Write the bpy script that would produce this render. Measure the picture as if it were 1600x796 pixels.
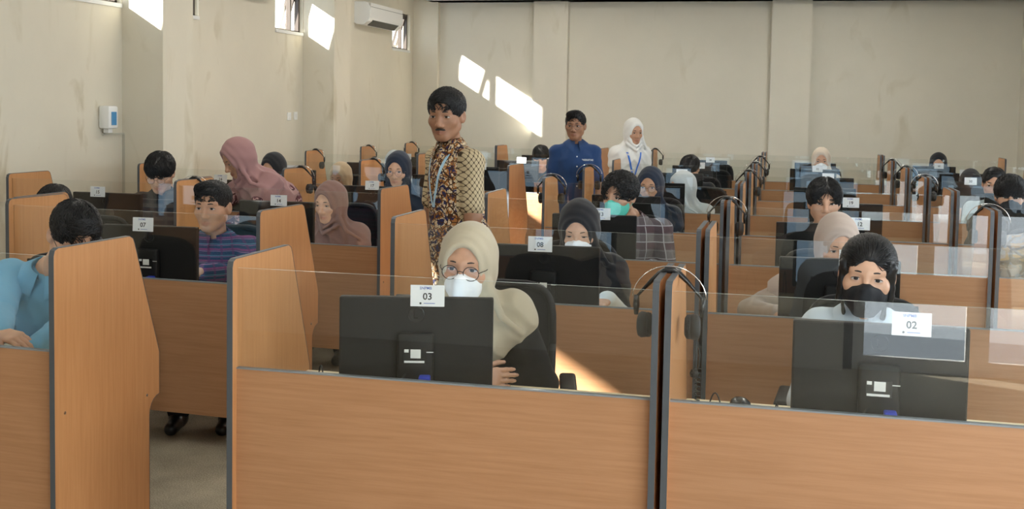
import bpy, bmesh, math, random
import numpy as np
from mathutils import Matrix, Vector
random.seed(7)
for o in list(bpy.data.objects): bpy.data.objects.remove(o)
scene = bpy.context.scene
C = scene.collection
rad = math.radians

# ---------------------------------------------------------------- camera
CAM_H = 1.65
FPX, YAW, PITCH, ROLL, CPY = 1809.85, .238, .0626, .0175, 282.77
_r = np.array([math.cos(YAW), math.sin(YAW), 0.]); _f = np.array([-math.sin(YAW), math.cos(YAW), 0.]); _u = np.array([0, 0, 1.])
_F = _f*math.cos(PITCH)-_u*math.sin(PITCH); _U = _u*math.cos(PITCH)+_f*math.sin(PITCH)
_R = _r*math.cos(ROLL)+_U*math.sin(ROLL); _U = _U*math.cos(ROLL)-_r*math.sin(ROLL)
cam = bpy.data.cameras.new('camera'); camo = bpy.data.objects.new('camera', cam); C.objects.link(camo)
cam.sensor_width = 36; cam.sensor_fit = 'HORIZONTAL'; cam.lens = 36*FPX/1600
cam.shift_y = (CPY-398)/1600; cam.clip_start = .05; cam.clip_end = 200
m = Matrix.Identity(4)
for i in range(3):
    m[i][0] = _R[i]; m[i][1] = _U[i]; m[i][2] = -_F[i]
m[0][3], m[1][3], m[2][3] = 0, 0, CAM_H
camo.matrix_world = m
scene.camera = camo

def at(u, v, Y):
    """point at depth Y (m) on the line of sight of photo pixel (u, v)"""
    d = _F+_R*(u-800)/FPX-_U*(v-CPY)/FPX
    return np.array([0, 0, CAM_H])+d*(Y/d[1])
def at_z(u, v, Z):
    d = _F+_R*(u-800)/FPX-_U*(v-CPY)/FPX
    return np.array([0, 0, CAM_H])+d*((Z-CAM_H)/d[2])
def at_x(u, v, X):
    d = _F+_R*(u-800)/FPX-_U*(v-CPY)/FPX
    return np.array([0, 0, CAM_H])+d*(X/d[0])

# ---------------------------------------------------------------- light
world = bpy.data.worlds.new('world'); scene.world = world; world.use_nodes = True
bg = world.node_tree.nodes['Background']; bg.inputs[0].default_value = (.80, .90, 1, 1); bg.inputs[1].default_value = 3.2
def lamp(kind, name, loc, direction, energy, color, **kw):
    l = bpy.data.lights.new(name, kind); l.energy = energy; l.color = color
    for k, v in kw.items(): setattr(l, k, v)
    o = bpy.data.objects.new(name, l); C.objects.link(o); o.location = loc
    o.rotation_euler = Vector(direction).to_track_quat('-Z', 'Y').to_euler()
    return o
SUN_DIR = (2.4, 1.0, -1.50)
lamp('SUN', 'sun', (-12, 0, 8), SUN_DIR, 58, (1, .96, .89), angle=rad(.9))
# daylight entering through the glazed doors behind the photographer
lamp('AREA', 'door_daylight', (1.55, -1.12, 1.3), (-.12, 1, -.05), 40, (.90, .96, 1), shape='RECTANGLE', size=2.3, size_y=2.2)
# daylight entering through the high windows of the left wall
for k, y in enumerate((3.2, 7.4, 11.2, 14.9)):
    lamp('AREA', 'high_window_daylight', (-5.66, y, 2.74), (1, 0, -.25), 16, (.92, .97, 1), shape='RECTANGLE', size=.9, size_y=.45)
# daylight entering through the windows of the right wall
for y, e in ((1.2, 95), (5.4, 70), (9.4, 36)):
    lamp('AREA', 'right_window_daylight', (2.99, y, 1.75), (-1, .1, .02), e, (.88, .95, 1), shape='RECTANGLE', size=1.7, size_y=2.6)
# unseen overhead fill lamps, added to brighten the room
FILLS = [(-3.2, 2.2), (.6, 2.2), (-3.2, 6.2), (.6, 6.2), (-3.2, 10.2), (.6, 10.2), (-3.2, 13.8), (.6, 13.8)]
for x, y in FILLS:
    lamp('AREA', 'overhead_fill', (x, y, 3.66), (0, 0, -1), 22 if y < 9 else 36, (1, .95, .86), shape='RECTANGLE', size=.25, size_y=1.3)
scene.view_settings.view_transform = 'Standard'; scene.view_settings.look = 'None'
scene.view_settings.gamma = 1; scene.view_settings.use_curve_mapping = False
scene.view_settings.exposure = 0.27
scene.cycles.transparent_max_bounces = 48
scene.cycles.max_bounces = 12

# ---------------------------------------------------------------- materials
MATS = {}
def mat(name, color, rough=.5, spec=.5, metal=0., emit=None, estr=0., sheen=0., bump=None, vary=None):
    """principled material; bump=(scale, strength, stretch) noise relief; vary=(scale, amount, stretch) noise tint"""
    if name in MATS: return MATS[name]
    m = bpy.data.materials.new(name); m.use_nodes = True; nt = m.node_tree
    b = nt.nodes['Principled BSDF']; b.inputs['Base Color'].default_value = (*color, 1)
    b.inputs['Roughness'].default_value = rough; b.inputs['Specular IOR Level'].default_value = spec; b.inputs['Metallic'].default_value = metal
    if sheen: b.inputs['Sheen Weight'].default_value = sheen
    if emit: b.inputs['Emission Color'].default_value = (*emit, 1); b.inputs['Emission Strength'].default_value = estr
    def noise(scale, stretch, detail=4):
        tc = nt.nodes.new('ShaderNodeTexCoord'); mp = nt.nodes.new('ShaderNodeMapping'); n = nt.nodes.new('ShaderNodeTexNoise')
        mp.inputs['Scale'].default_value = stretch; n.inputs['Scale'].default_value = scale; n.inputs['Detail'].default_value = detail
        nt.links.new(tc.outputs['Object'], mp.inputs[0]); nt.links.new(mp.outputs[0], n.inputs['Vector']); return n
    if vary:
        n = noise(vary[0], vary[2]); r = nt.nodes.new('ShaderNodeValToRGB'); a = vary[1]
        r.color_ramp.elements[0].position = .3; r.color_ramp.elements[1].position = .7
        r.color_ramp.elements[0].color = (*[max(0, c*(1-a)) for c in color], 1); r.color_ramp.elements[1].color = (*[min(1, c*(1+a)) for c in color], 1)
        nt.links.new(n.outputs[0], r.inputs[0]); nt.links.new(r.outputs[0], b.inputs['Base Color'])
    if bump:
        n = noise(bump[0], bump[2]); bp = nt.nodes.new('ShaderNodeBump'); bp.inputs['Strength'].default_value = bump[1]; bp.inputs['Distance'].default_value = .01
        nt.links.new(n.outputs[0], bp.inputs['Height']); nt.links.new(bp.outputs[0], b.inputs['Normal'])
    MATS[name] = m
    return m
def node_mat(name):
    m = bpy.data.materials.new(name); m.use_nodes = True; MATS[name] = m
    nt = m.node_tree; return m, nt, nt.nodes['Principled BSDF']
def ramp(nt, stops, interp='LINEAR'):
    r = nt.nodes.new('ShaderNodeValToRGB'); r.color_ramp.interpolation = interp; e = r.color_ramp.elements
    while len(e) < len(stops): e.new(.5)
    for i, (p, c) in enumerate(stops): e[i].position = p; e[i].color = (*c, 1)
    return r
def math_node(nt, op, a, b=None, c=None):
    n = nt.nodes.new('ShaderNodeMath'); n.operation = op
    for i, v in enumerate((a, b, c)):
        if v is None: continue
        if isinstance(v, (int, float)): n.inputs[i].default_value = v
        else: nt.links.new(v, n.inputs[i])
    return n.outputs[0]
def mix_col(nt, fac, a, b):
    n = nt.nodes.new('ShaderNodeMix'); n.data_type = 'RGBA'
    for k, v in ((0, fac), (6, a), (7, b)):
        if isinstance(v, (int, float)): n.inputs[k].default_value = v
        elif isinstance(v, tuple): n.inputs[k].default_value = (*v, 1)
        else: nt.links.new(v, n.inputs[k])
    return n.outputs[2]

def wood(name, col_a, col_b, stretch):
    m, nt, b = node_mat(name)
    tc = nt.nodes.new('ShaderNodeTexCoord'); oi = nt.nodes.new('ShaderNodeObjectInfo')
    ad = nt.nodes.new('ShaderNodeVectorMath'); ad.operation = 'ADD'
    nt.links.new(tc.outputs['Object'], ad.inputs[0])
    cm = nt.nodes.new('ShaderNodeCombineXYZ')
    for i, k in enumerate((13., 7., 29.)):
        nt.links.new(math_node(nt, 'MULTIPLY', oi.outputs['Random'], k), cm.inputs[i])
    nt.links.new(cm.outputs[0], ad.inputs[1])
    mp = nt.nodes.new('ShaderNodeMapping'); mp.inputs['Scale'].default_value = stretch; nt.links.new(ad.outputs[0], mp.inputs[0])
    n = nt.nodes.new('ShaderNodeTexNoise'); n.inputs['Scale'].default_value = 3; n.inputs['Detail'].default_value = 7; n.inputs['Roughness'].default_value = .65
    nt.links.new(mp.outputs[0], n.inputs['Vector'])
    n2 = nt.nodes.new('ShaderNodeTexNoise'); n2.inputs['Scale'].default_value = 1.2; n2.inputs['Detail'].default_value = 2
    nt.links.new(ad.outputs[0], n2.inputs['Vector'])
    r = ramp(nt, [(.30, col_b), (.62, col_a)]); nt.links.new(n.outputs[0], r.inputs[0])
    tint = math_node(nt, 'MULTIPLY_ADD', n2.outputs[0], .35, .82)
    hs = nt.nodes.new('ShaderNodeHueSaturation'); nt.links.new(r.outputs[0], hs.inputs['Color']); nt.links.new(tint, hs.inputs['Value'])
    nt.links.new(hs.outputs[0], b.inputs['Base Color']); b.inputs['Roughness'].default_value = .42; b.inputs['Specular IOR Level'].default_value = .4
    return m
WOOD_H = wood('beech_laminate_horizontal', (.450, .232, .118), (.385, .188, .088), (1.2, 1.2, 26))
WOOD_V = wood('beech_laminate_vertical', (.54, .265, .110), (.47, .215, .083), (26, 26, 1.2))
CREAM = mat('cream_laminate', (.74, .62, .40), .45)
BAND = mat('dark_grey_edge_band', (.072, .080, .092), .38)
BLACK = mat('black_plastic', (.011, .011, .012), .5, .22, bump=(900, .15, (1, 1, 1)))
BLACK_S = mat('black_smooth_plastic', (.012, .012, .013), .25)
BLACK_R = mat('black_rubber', (.014, .014, .014), .7)
STEEL = mat('chrome_steel', (.72, .72, .72), .18, metal=1)
FOAM = mat('black_foam', (.012, .012, .012), .85, bump=(300, .5, (1, 1, 1)))
MESHF = mat('black_mesh_fabric', (.014, .015, .017), .85, .15, bump=(500, .8, (1, 1, 1)))
WHITE_P = mat('white_plastic', (.80, .80, .78), .35)
PAPER = mat('white_paper', (.80, .82, .86), .6)
INK = mat('black_ink', (.015, .015, .02), .6)
INKB = mat('blue_ink', (.04, .10, .42), .6)
BLUEP = mat('blue_plug_plastic', (.03, .06, .55), .4)
STICK = mat('sticker_white', (.75, .75, .73), .5)
DKFRAME = mat('dark_brown_window_frame', (.06, .045, .035), .4)

def glass_material(name, tint, edge=False):
    m = bpy.data.materials.new(name); m.use_nodes = True; nt = m.node_tree; nt.nodes.remove(nt.nodes['Principled BSDF'])
    out = nt.nodes['Material Output']; tr = nt.nodes.new('ShaderNodeBsdfTransparent'); gl = nt.nodes.new('ShaderNodeBsdfGlossy')
    tr.inputs[0].default_value = (*tint, 1); gl.inputs['Roughness'].default_value = .0
    fr = nt.nodes.new('ShaderNodeFresnel'); ge = nt.nodes.new('ShaderNodeNewGeometry'); nt.links.new(math_node(nt, 'MULTIPLY_ADD', ge.outputs['Backfacing'], 1/1.5-1.5, 1.5), fr.inputs[0])
    mx = nt.nodes.new('ShaderNodeMixShader'); nt.links.new(fr.outputs[0], mx.inputs[0]); nt.links.new(tr.outputs[0], mx.inputs[1]); nt.links.new(gl.outputs[0], mx.inputs[2])
    nt.links.new(mx.outputs[0], out.inputs[0]); MATS[name] = m; return m
GLASS = glass_material('clear_glass', (.975, .985, .98))
LENS = glass_material('spectacle_lens', (.99, .99, .99))
GEDGE = mat('polished_glass_edge', (.50, .60, .58), .15, spec=.8)

# ---------------------------------------------------------------- mesh helpers
def mk(name, verts, faces, mats, parent=None, loc=(0, 0, 0), smooth=False, idx=None, rot=None):
    me = bpy.data.meshes.new(name)
    verts = np.asarray(verts, dtype=np.float32)
    me.from_pydata(verts.tolist(), [], [list(map(int, f)) for f in faces]) if not isinstance(faces, np.ndarray) else fast_mesh(me, verts, faces)
    for mm in (mats if isinstance(mats, (list, tuple)) else [mats]): me.materials.append(mm)
    if idx is not None: me.polygons.foreach_set('material_index', np.asarray(idx, dtype=np.int32))
    if smooth: me.polygons.foreach_set('use_smooth', np.ones(len(me.polygons), dtype=bool))
    me.update()
    return ob(name, me, parent, loc, rot)
def fast_mesh(me, v, q):
    n = q.shape[1]
    me.vertices.add(len(v)); me.vertices.foreach_set('co', v.astype(np.float32).ravel())
    me.loops.add(q.size); me.loops.foreach_set('vertex_index', q.astype(np.int32).ravel())
    me.polygons.add(len(q)); me.polygons.foreach_set('loop_start', np.arange(0, q.size, n, dtype=np.int32))
    me.update(calc_edges=True)
def ob(name, me, parent=None, loc=(0, 0, 0), rot=None):
    o = bpy.data.objects.new(name, me); C.objects.link(o); o.location = [float(c) for c in loc]
    if rot is not None: o.rotation_euler = rot
    if parent is not None: o.parent = parent
    return o
def tag(o, label=None, cat=None, group=None, kind=None):
    if label: o['label'] = label
    if cat: o['category'] = cat
    if group: o['group'] = group
    if kind: o['kind'] = kind
    return o
def empty(name, loc, rz=0.):
    o = bpy.data.objects.new(name, None); C.objects.link(o); o.location = [float(c) for c in loc]; o.rotation_euler = (0, 0, rz); o.empty_display_size = .1
    return o
def copy_tree(o, parent=None):
    c = o.copy(); C.objects.link(c); c.parent = parent
    for ch in list(o.children): copy_tree(ch, c)
    return c

class G:
    """collects shapes into one mesh"""
    def __init__(s): s.v = []; s.f = []; s.i = []
    def add(s, v, f, mi=0):
        b = len(s.v); s.v += [tuple(map(float, p)) for p in v]; s.f += [[k+b for k in q] for q in f]; s.i += [mi]*len(f); return s
    def box(s, x0, x1, y0, y1, z0, z1, mi=0):
        return s.add([(x0, y0, z0), (x1, y0, z0), (x1, y1, z0), (x0, y1, z0), (x0, y0, z1), (x1, y0, z1), (x1, y1, z1), (x0, y1, z1)],
                     [(0, 3, 2, 1), (4, 5, 6, 7), (0, 1, 5, 4), (1, 2, 6, 5), (2, 3, 7, 6), (3, 0, 4, 7)], mi)
    def rbox(s, x0, x1, y0, y1, z0, z1, r, mi=0, seg=2):
        bm = bmesh.new(); bmesh.ops.create_cube(bm, size=1)
        for v in bm.verts: v.co = ((x0+x1)/2+v.co.x*(x1-x0), (y0+y1)/2+v.co.y*(y1-y0), (z0+z1)/2+v.co.z*(z1-z0))
        bmesh.ops.bevel(bm, geom=bm.edges[:], offset=r, segments=seg, affect='EDGES', profile=.5)
        bm.verts.index_update(); s.add([v.co[:] for v in bm.verts], [[v.index for v in f.verts] for f in bm.faces], mi); bm.free(); return s
    def prism(s, poly, axis, a0, a1, mi=0, mi_side=None):
        """poly in the two other axes (in order), extruded along axis"""
        def P(p, a): q = list(p); q.insert(axis, a); return q
        n = len(poly); v = [P(p, a0) for p in poly]+[P(p, a1) for p in poly]
        fl = axis == 1
        b = len(s.v); s.v += [tuple(map(float, p)) for p in v]
        caps = [list(range(n)), list(range(2*n-1, n-1, -1))]
        sides = [[i, i+n, (i+1) % n+n, (i+1) % n] for i in range(n)]
        for k, f in enumerate(caps+sides):
            s.f.append([q+b for q in f]); s.i.append(mi if k < 2 or mi_side is None else mi_side)
        return s
    def tube(s, pts, r, n=6, mi=0, cap=True):
        P = [Vector(p) for p in pts]; rs = r if isinstance(r, (list, tuple)) else [r]*len(P); b = len(s.v); up = Vector((0, 0, 1)); prev = None
        for k, p in enumerate(P):
            t = (P[min(k+1, len(P)-1)]-P[max(k-1, 0)]).normalized()
            if prev is None: x = t.orthogonal().normalized()
            else: x = (prev-t*prev.dot(t)); x = x.normalized() if x.length > 1e-6 else t.orthogonal().normalized()
            prev = x; y = t.cross(x)
            for j in range(n):
                a = 2*math.pi*j/n; s.v.append(tuple(p+(x*math.cos(a)+y*math.sin(a))*rs[k]))
        for k in range(len(P)-1):
            for j in range(n):
                s.f.append([b+k*n+j, b+k*n+(j+1) % n, b+(k+1)*n+(j+1) % n, b+(k+1)*n+j]); s.i.append(mi)
        if cap:
            s.f.append([b+j for j in range(n)][::-1]); s.f.append([b+(len(P)-1)*n+j for j in range(n)]); s.i += [mi, mi]
        return s
    def lathe(s, prof, n=16, mi=0, c=(0, 0, 0), axis=2):
        b = len(s.v)
        for r, z in prof:
            for j in range(n):
                a = 2*math.pi*j/n; p = [r*math.cos(a), r*math.sin(a)]; p.insert(axis, z); s.v.append((p[0]+c[0], p[1]+c[1], p[2]+c[2]))
        for k in range(len(prof)-1):
            for j in range(n):
                s.f.append([b+k*n+j, b+k*n+(j+1) % n, b+(k+1)*n+(j+1) % n, b+(k+1)*n+j]); s.i.append(mi)
        s.f.append([b+j for j in range(n)][::-1]); s.f.append([b+(len(prof)-1)*n+j for j in range(n)]); s.i += [mi, mi]
        return s
    def mesh(s, name, mats, smooth=False):
        me = bpy.data.meshes.new(name); me.from_pydata(s.v, [], s.f)
        for mm in (mats if isinstance(mats, (list, tuple)) else [mats]): me.materials.append(mm)
        me.polygons.foreach_set('material_index', np.array(s.i, dtype=np.int32))
        bm = bmesh.new(); bm.from_mesh(me); bmesh.ops.recalc_face_normals(bm, faces=bm.faces[:]); bm.to_mesh(me); bm.free()
        if smooth: me.polygons.foreach_set('use_smooth', np.ones(len(me.polygons), dtype=bool))
        if smooth == 'auto':
            try: me.set_sharp_from_angle(angle=rad(40))
            except Exception: pass
        me.update(); return me
    def obj(s, name, mats, parent=None, loc=(0, 0, 0), rot=None, smooth=False):
        return ob(name, s.mesh(name, mats, smooth), parent, loc, rot)

_txt = {}
def text_mesh(body, size, material, bold=0.):
    key = (body, size, material.name, bold)
    if key in _txt: return _txt[key]
    cu = bpy.data.curves.new('lettering', 'FONT'); cu.body = body; cu.size = size; cu.align_x = 'CENTER'; cu.align_y = 'CENTER'; cu.offset = bold; cu.resolution_u = 3
    o = bpy.data.objects.new('lettering', cu); C.objects.link(o)
    dg = bpy.context.evaluated_depsgraph_get(); me = bpy.data.meshes.new_from_object(o.evaluated_get(dg))
    bpy.data.objects.remove(o); bpy.data.curves.remove(cu)
    me.materials.clear(); me.materials.append(material); me.name = 'lettering'; _txt[key] = me
    return me

# ---------------------------------------------------------------- room
XL, XP, XR, YB, YF, ZC = -5.555, -5.17, 2.90, 16.61, -1.0, 3.75
def wall_material(name, base, stain, amount):
    m, nt, b = node_mat(name)
    tc = nt.nodes.new('ShaderNodeTexCoord')
    n1 = nt.nodes.new('ShaderNodeTexNoise'); n1.inputs['Scale'].default_value = .8; n1.inputs['Detail'].default_value = 6; n1.inputs['Roughness'].default_value = .6
    n2 = nt.nodes.new('ShaderNodeTexNoise'); n2.inputs['Scale'].default_value = 2.6; n2.inputs['Detail'].default_value = 9; n2.inputs['Distortion'].default_value = 1.2
    mp = nt.nodes.new('ShaderNodeMapping'); mp.inputs['Scale'].default_value = (1, 1, .45); nt.links.new(tc.outputs['Object'], mp.inputs[0])
    nt.links.new(tc.outputs['Object'], n1.inputs['Vector']); nt.links.new(mp.outputs[0], n2.inputs['Vector'])
    r1 = ramp(nt, [(.46, (0, 0, 0)), (.66, (1, 1, 1))]); nt.links.new(n1.outputs[0], r1.inputs[0])
    r2 = ramp(nt, [(.56, (0, 0, 0)), (.66, (1, 1, 1))]); nt.links.new(n2.outputs[0], r2.inputs[0])
    fac = math_node(nt, 'MULTIPLY', math_node(nt, 'MULTIPLY', r1.outputs[0], r2.outputs[0]), amount)
    c = mix_col(nt, fac, base, stain)
    r3 = ramp(nt, [(.35, tuple(k*.93 for k in base)), (.65, base)]); nt.links.new(n1.outputs[0], r3.inputs[0])
    c = mix_col(nt, fac, r3.outputs[0], stain)
    nt.links.new(c, b.inputs['Base Color']); b.inputs['Roughness'].default_value = .75; b.inputs['Specular IOR Level'].default_value = .2
    bp = nt.nodes.new('ShaderNodeBump'); bp.inputs['Strength'].default_value = .12; bp.inputs['Distance'].default_value = .02
    nt.links.new(n2.outputs[0], bp.inputs['Height']); nt.links.new(bp.outputs[0], b.inputs['Normal'])
    return m
WALL = wall_material('aged_cream_wall_paint', (.70, .65, .535), (.42, .35, .21), .65)
WALL2 = wall_material('cream_wall_paint', (.74, .71, .62), (.50, .45, .32), .5)
CEIL = mat('white_ceiling_paint', (.74, .74, .72), .8)
def carpet():
    m, nt, b = node_mat('beige_carpet_tile')
    tc = nt.nodes.new('ShaderNodeTexCoord'); n = nt.nodes.new('ShaderNodeTexNoise'); n.inputs['Scale'].default_value = 160; n.inputs['Detail'].default_value = 3
    n2 = nt.nodes.new('ShaderNodeTexNoise'); n2.inputs['Scale'].default_value = 6; n2.inputs['Detail'].default_value = 4
    for k in (n, n2): nt.links.new(tc.outputs['Object'], k.inputs['Vector'])
    s = math_node(nt, 'ADD', math_node(nt, 'MULTIPLY', n.outputs[0], .7), math_node(nt, 'MULTIPLY', n2.outputs[0], .3))
    r = ramp(nt, [(.35, (.26, .225, .16)), (.65, (.56, .49, .37))]); nt.links.new(s, r.inputs[0]); nt.links.new(r.outputs[0], b.inputs['Base Color'])
    b.inputs['Roughness'].default_value = .9; bp = nt.nodes.new('ShaderNodeBump'); bp.inputs['Strength'].default_value = .4; bp.inputs['Distance'].default_value = .01
    nt.links.new(n.outputs[0], bp.inputs['Height']); nt.links.new(bp.outputs[0], b.inputs['Normal'])
    return m
def struct(o): o['kind'] = 'structure'; return o
struct(G().box(XL-.3, XR+.3, YF-.3, YB+.3, -.1, 0).obj('floor', carpet()))
struct(G().box(XL-.3, XR+.3, YF-.3, YB+.3, ZC, ZC+.1).obj('ceiling', CEIL))
# left wall with its high windows: (y0, y1, z0, z1)
WIN = [(2.74, 3.08, 3.28, 3.54), (4.05, 5.06, 2.92, 3.24), (5.60, 5.92, 2.47, 3.0), (8.02, 8.79, 2.47, 3.0), (9.32, 10.10, 2.47, 3.0), (11.78, 12.51, 2.47, 3.0), (13.04, 13.80, 2.47, 3.0), (15.58, 16.34, 2.47, 3.0)]  # first three out of view, their openings shaped to aim the sun patches
g = G(); ys = [YF-.3]+[c for w in WIN for c in w[:2]]+[YB+.3]
for i in range(0, len(ys), 2): g.box(XL-.12, XL, ys[i], ys[i+1], 0, ZC)
for y0, y1, z0, z1 in WIN: g.box(XL-.12, XL, y0, y1, 0, z0); g.box(XL-.12, XL, y0, y1, z1, ZC)
struct(g.obj('wall_left', WALL))
g = G()
g.box(XL-.3, XR+.3, YB, YB+.2, 0, ZC)
struct(g.obj('wall_back', WALL2))
RW = [(-.1, 2.5), (4.1, 6.7), (8.1, 10.7)]; g = G(); ys = [YF-.3]+[c for w in RW for c in w]+[YB+.3]
for i in range(0, len(ys), 2): g.box(XR, XR+.15, ys[i], ys[i+1], 0, ZC)
for y0, y1 in RW: g.box(XR, XR+.15, y0, y1, 0, .9); g.box(XR, XR+.15, y0, y1, 2.6, ZC)
struct(g.obj('wall_right', WALL2))
for k, (y0, y1) in enumerate(RW):
    fr = G().box(XR+.02, XR+.07, y0, y0+.05, .9, 2.6).box(XR+.02, XR+.07, y1-.05, y1, .9, 2.6).box(XR+.02, XR+.07, y0, y1, .9, .95).box(XR+.02, XR+.07, y0, y1, 2.55, 2.6)
    fr = struct(fr.obj('window_%d' % (k+20), DKFRAME))
    for j in range(3):
        a = y0+.05+j*(y1-y0-.1)/3; b_ = a+(y1-y0-.1)/3
        if j: G().box(XR+.02, XR+.07, a-.025, a+.025, .95, 2.55).obj('mullion', DKFRAME, fr)
        G().box(XR+.043, XR+.047, a, b_, .95, 2.55).obj('pane', GLASS, fr)
# wall behind the photographer with glazed double doors
DX0, DX1, DZ = .35, 2.75, 2.45
struct(G().box(XL-.3, DX0, YF-.2, YF, 0, ZC).box(DX1, XR+.3, YF-.2, YF, 0, ZC).box(DX0, DX1, YF-.2, YF, DZ, ZC).obj('wall_front', WALL2))
d = struct(G().box(DX0, DX0+.06, YF-.14, YF-.06, 0, DZ).box(DX1-.06, DX1, YF-.14, YF-.06, 0, DZ).box(DX0, DX1, YF-.14, YF-.06, DZ-.06, DZ).obj('door_1', DKFRAME))
for k in range(3):
    x0 = DX0+.06+k*.76; lf = G().box(x0, x0+.07, YF-.12, YF-.08, .0, DZ-.06).box(x0+.69, x0+.76, YF-.12, YF-.08, 0, DZ-.06)
    for z in (0, 1.0, DZ-.16): lf.box(x0+.07, x0+.69, YF-.12, YF-.08, z, z+.09)
    lf = lf.obj('door_leaf', WHITE_P, d); G().box(x0+.07, x0+.69, YF-.103, YF-.097, .09, DZ-.16).obj('pane', GLASS, lf)
# piers standing proud of the walls, the beam above the back wall
n = 1
for y0, y1 in ((1.36, 1.84), (5.08, 5.58), (8.80, 9.30), (12.52, 13.02), (16.50, YB)):
    struct(G().box(XL, XP, y0, y1, 0, ZC).obj('trim_%d' % n, WALL)); n += 1
for x0, x1 in ((-3.715, -3.209), (-.345, .191)):
    struct(G().box(x0, x1, YB-.14, YB, 0, 3.20).obj('trim_%d' % n, WALL2)); n += 1
struct(G().box(XP-.1, XR, YB-.34, YB, 3.20, ZC).box(XP-.1, XR, YB-.40, YB, 3.20, 3.24).obj('trim_%d' % n, CEIL)); n += 1
struct(G().box(XL, XP+.02, YF, YB-.4, 3.17, 3.29).obj('trim_%d' % n, CEIL)) if False else None
# windows: frame, mullion, panes and an opened top-hung sash
for k, (y0, y1, z0, z1) in enumerate(WIN):
    xo = XL-.09; t = .035
    fr = G().box(xo, xo+.05, y0, y0+t, z0, z1).box(xo, xo+.05, y1-t, y1, z0, z1).box(xo, xo+.05, y0, y1, z0, z0+t*.7).box(xo, xo+.05, y0, y1, z1-t, z1)
    fr = struct(fr.obj('window_%d' % (k+1), DKFRAME))
    ym = (y0+y1)/2+.12; G().box(xo+.02, xo+.024, y0+t, ym-t/2, z0+t*.7, z1-t).obj('pane', GLASS, fr); G().box(xo, xo+.05, ym-t/2, ym+t/2, z0+t*.7, z1-t).obj('mullion', DKFRAME, fr)
    for a, b_ in ((ym+t/2, y1-t),):
        h = z1-z0-2*t; sa = rad(16)
        s = G(); w = b_-a
        s.box(0, .025, .0, .03, -h, 0).box(0, .025, w-.03, w, -h, 0).box(0, .025, .03, w-.03, -.03, 0).box(0, .025, .03, w-.03, -h, -h+.03)
        so = s.obj('sash', DKFRAME, fr, (xo+.01, a, z1-t), (0, sa, 0))
        G().box(.010, .014, .03, w-.03, -h+.03, -.03).obj('pane', GLASS, so)
    struct(G().box(XL-.04, XL+.012, y0, y1, z0-.03, z0+.004).obj('window_sill', CEIL, fr))

# air conditioners on the left wall
def air_conditioner(y, z, label):
    o = empty('air_conditioner', (XL, y, z)); tag(o, label, 'air conditioner', 'split air conditioners on the left wall')
    prof = [(0, .02), (0, .29), (.14, .29), (.19, .27), (.215, .22), (.215, .10), (.19, .045), (.13, 0), (.03, 0)]
    G().prism(prof, 1, 0, 1.28).obj('body', WHITE_P, o)
    G().box(.212, .219, .02, 1.26, .085, .275).obj('front_panel', WHITE_P, o)
    l = G()
    l.prism([(.125, -.004), (.20, .062), (.206, .056), (.135, -.010)], 1, .14, 1.14)
    l.obj('louvre', BLACK_S, o)
    G().box(.214, .2205, .02, 1.26, .222, .227).obj('panel_seam', BAND, o)
    G().tube([(.03, -.01, .06), (.03, -.07, .05), (.03, -.07, -.3)], .014, 8).obj('drain_pipe', WHITE_P, o) if False else None
    return o
a = at_x(553, 42, XL+.12)
air_conditioner(14.12, 2.70, 'white split air conditioner beside the far corner window')
air_conditioner(10.25, 2.775, 'white air conditioner at the top edge, between the two piers')

# wall bits: soap dispenser, tray, conduit, switch
p = at_x(161, 184, XL)
o = empty('soap_dispenser', (XL, p[1], p[2])); tag(o, 'white soap dispenser with a blue window on the left wall', 'soap dispenser')
G().rbox(0, .10, -.07, .07, -.09, .10, .018).obj('body', WHITE_P, o, smooth='auto')
G().rbox(.098, .106, -.035, .035, -.06, .05, .003).obj('blue_bottle', mat('blue_soap', (.06, .25, .50), .2), o)
G().rbox(.02, .07, -.03, .03, -.125, -.088, .006).obj('nozzle', WHITE_P, o)
o = G().box(0, .02, -.20, .14, -.012, .0).box(0, .025, .10, .13, -1.25, -.012).obj('wall_conduit', mat('painted_conduit', (.50, .48, .40), .5), None, (XL, p[1]+.18, p[2]-.13)); tag(o, 'thin painted cable conduit below the soap dispenser', 'conduit')
for k, (u, v) in enumerate(((451, 182), (461, 181))):
    p = at_x(u, v, XL); o = empty('light_switch', p); tag(o, ('square light switch left of the pair near the second pier', 'blank switch plate right of the pair near the second pier')[k], 'switch')
    G().rbox(0, .012, -.045, .045, -.045, .045, .004).obj('plate', WHITE_P, o)
    G().rbox(.010, .018, -.012, .012, -.022, .022, .002).obj('rocker', WHITE_P, o)

# ---------------------------------------------------------------- carrels
ROWY = [3.30, 4.82, 6.41, 7.98, 9.58, 11.20, 12.81, 14.44]
COLS = {'A': (-5.03, -3.772, .20, 0.), 'B': (-3.752, -2.356, .066, -3.), 'C': (-1.715, -.361, 0., 0.), 'D': (-.343, 1.023, 0., 0.), 'E': (1.041, 2.41, 0., 0.)}
NUM = {}
for r in range(8):
    order = 'EDCBA' if r % 2 == 0 else 'ABCDE'
    for k, c in enumerate(order): NUM[c, r] = r*5+k+1
H_TOP, H_GL, H_WD, H_WB, H_DESK, T = 1.16, 1.131, .809, .177, .685, .018
SIDE = [(0, 0), (.535, 0), (.535, .47)]+[(.535+.065*(1-math.cos(a)), .47+.07*math.sin(a)) for a in np.linspace(.3, math.pi/2, 5)]+[(.60, .70)]
SIDE += [(.445+.0*k, 1.13) for k in range(1)]+[(.435, 1.15), (.415, 1.16), (.022, 1.16), (.006, 1.153), (0, 1.135)]
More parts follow.
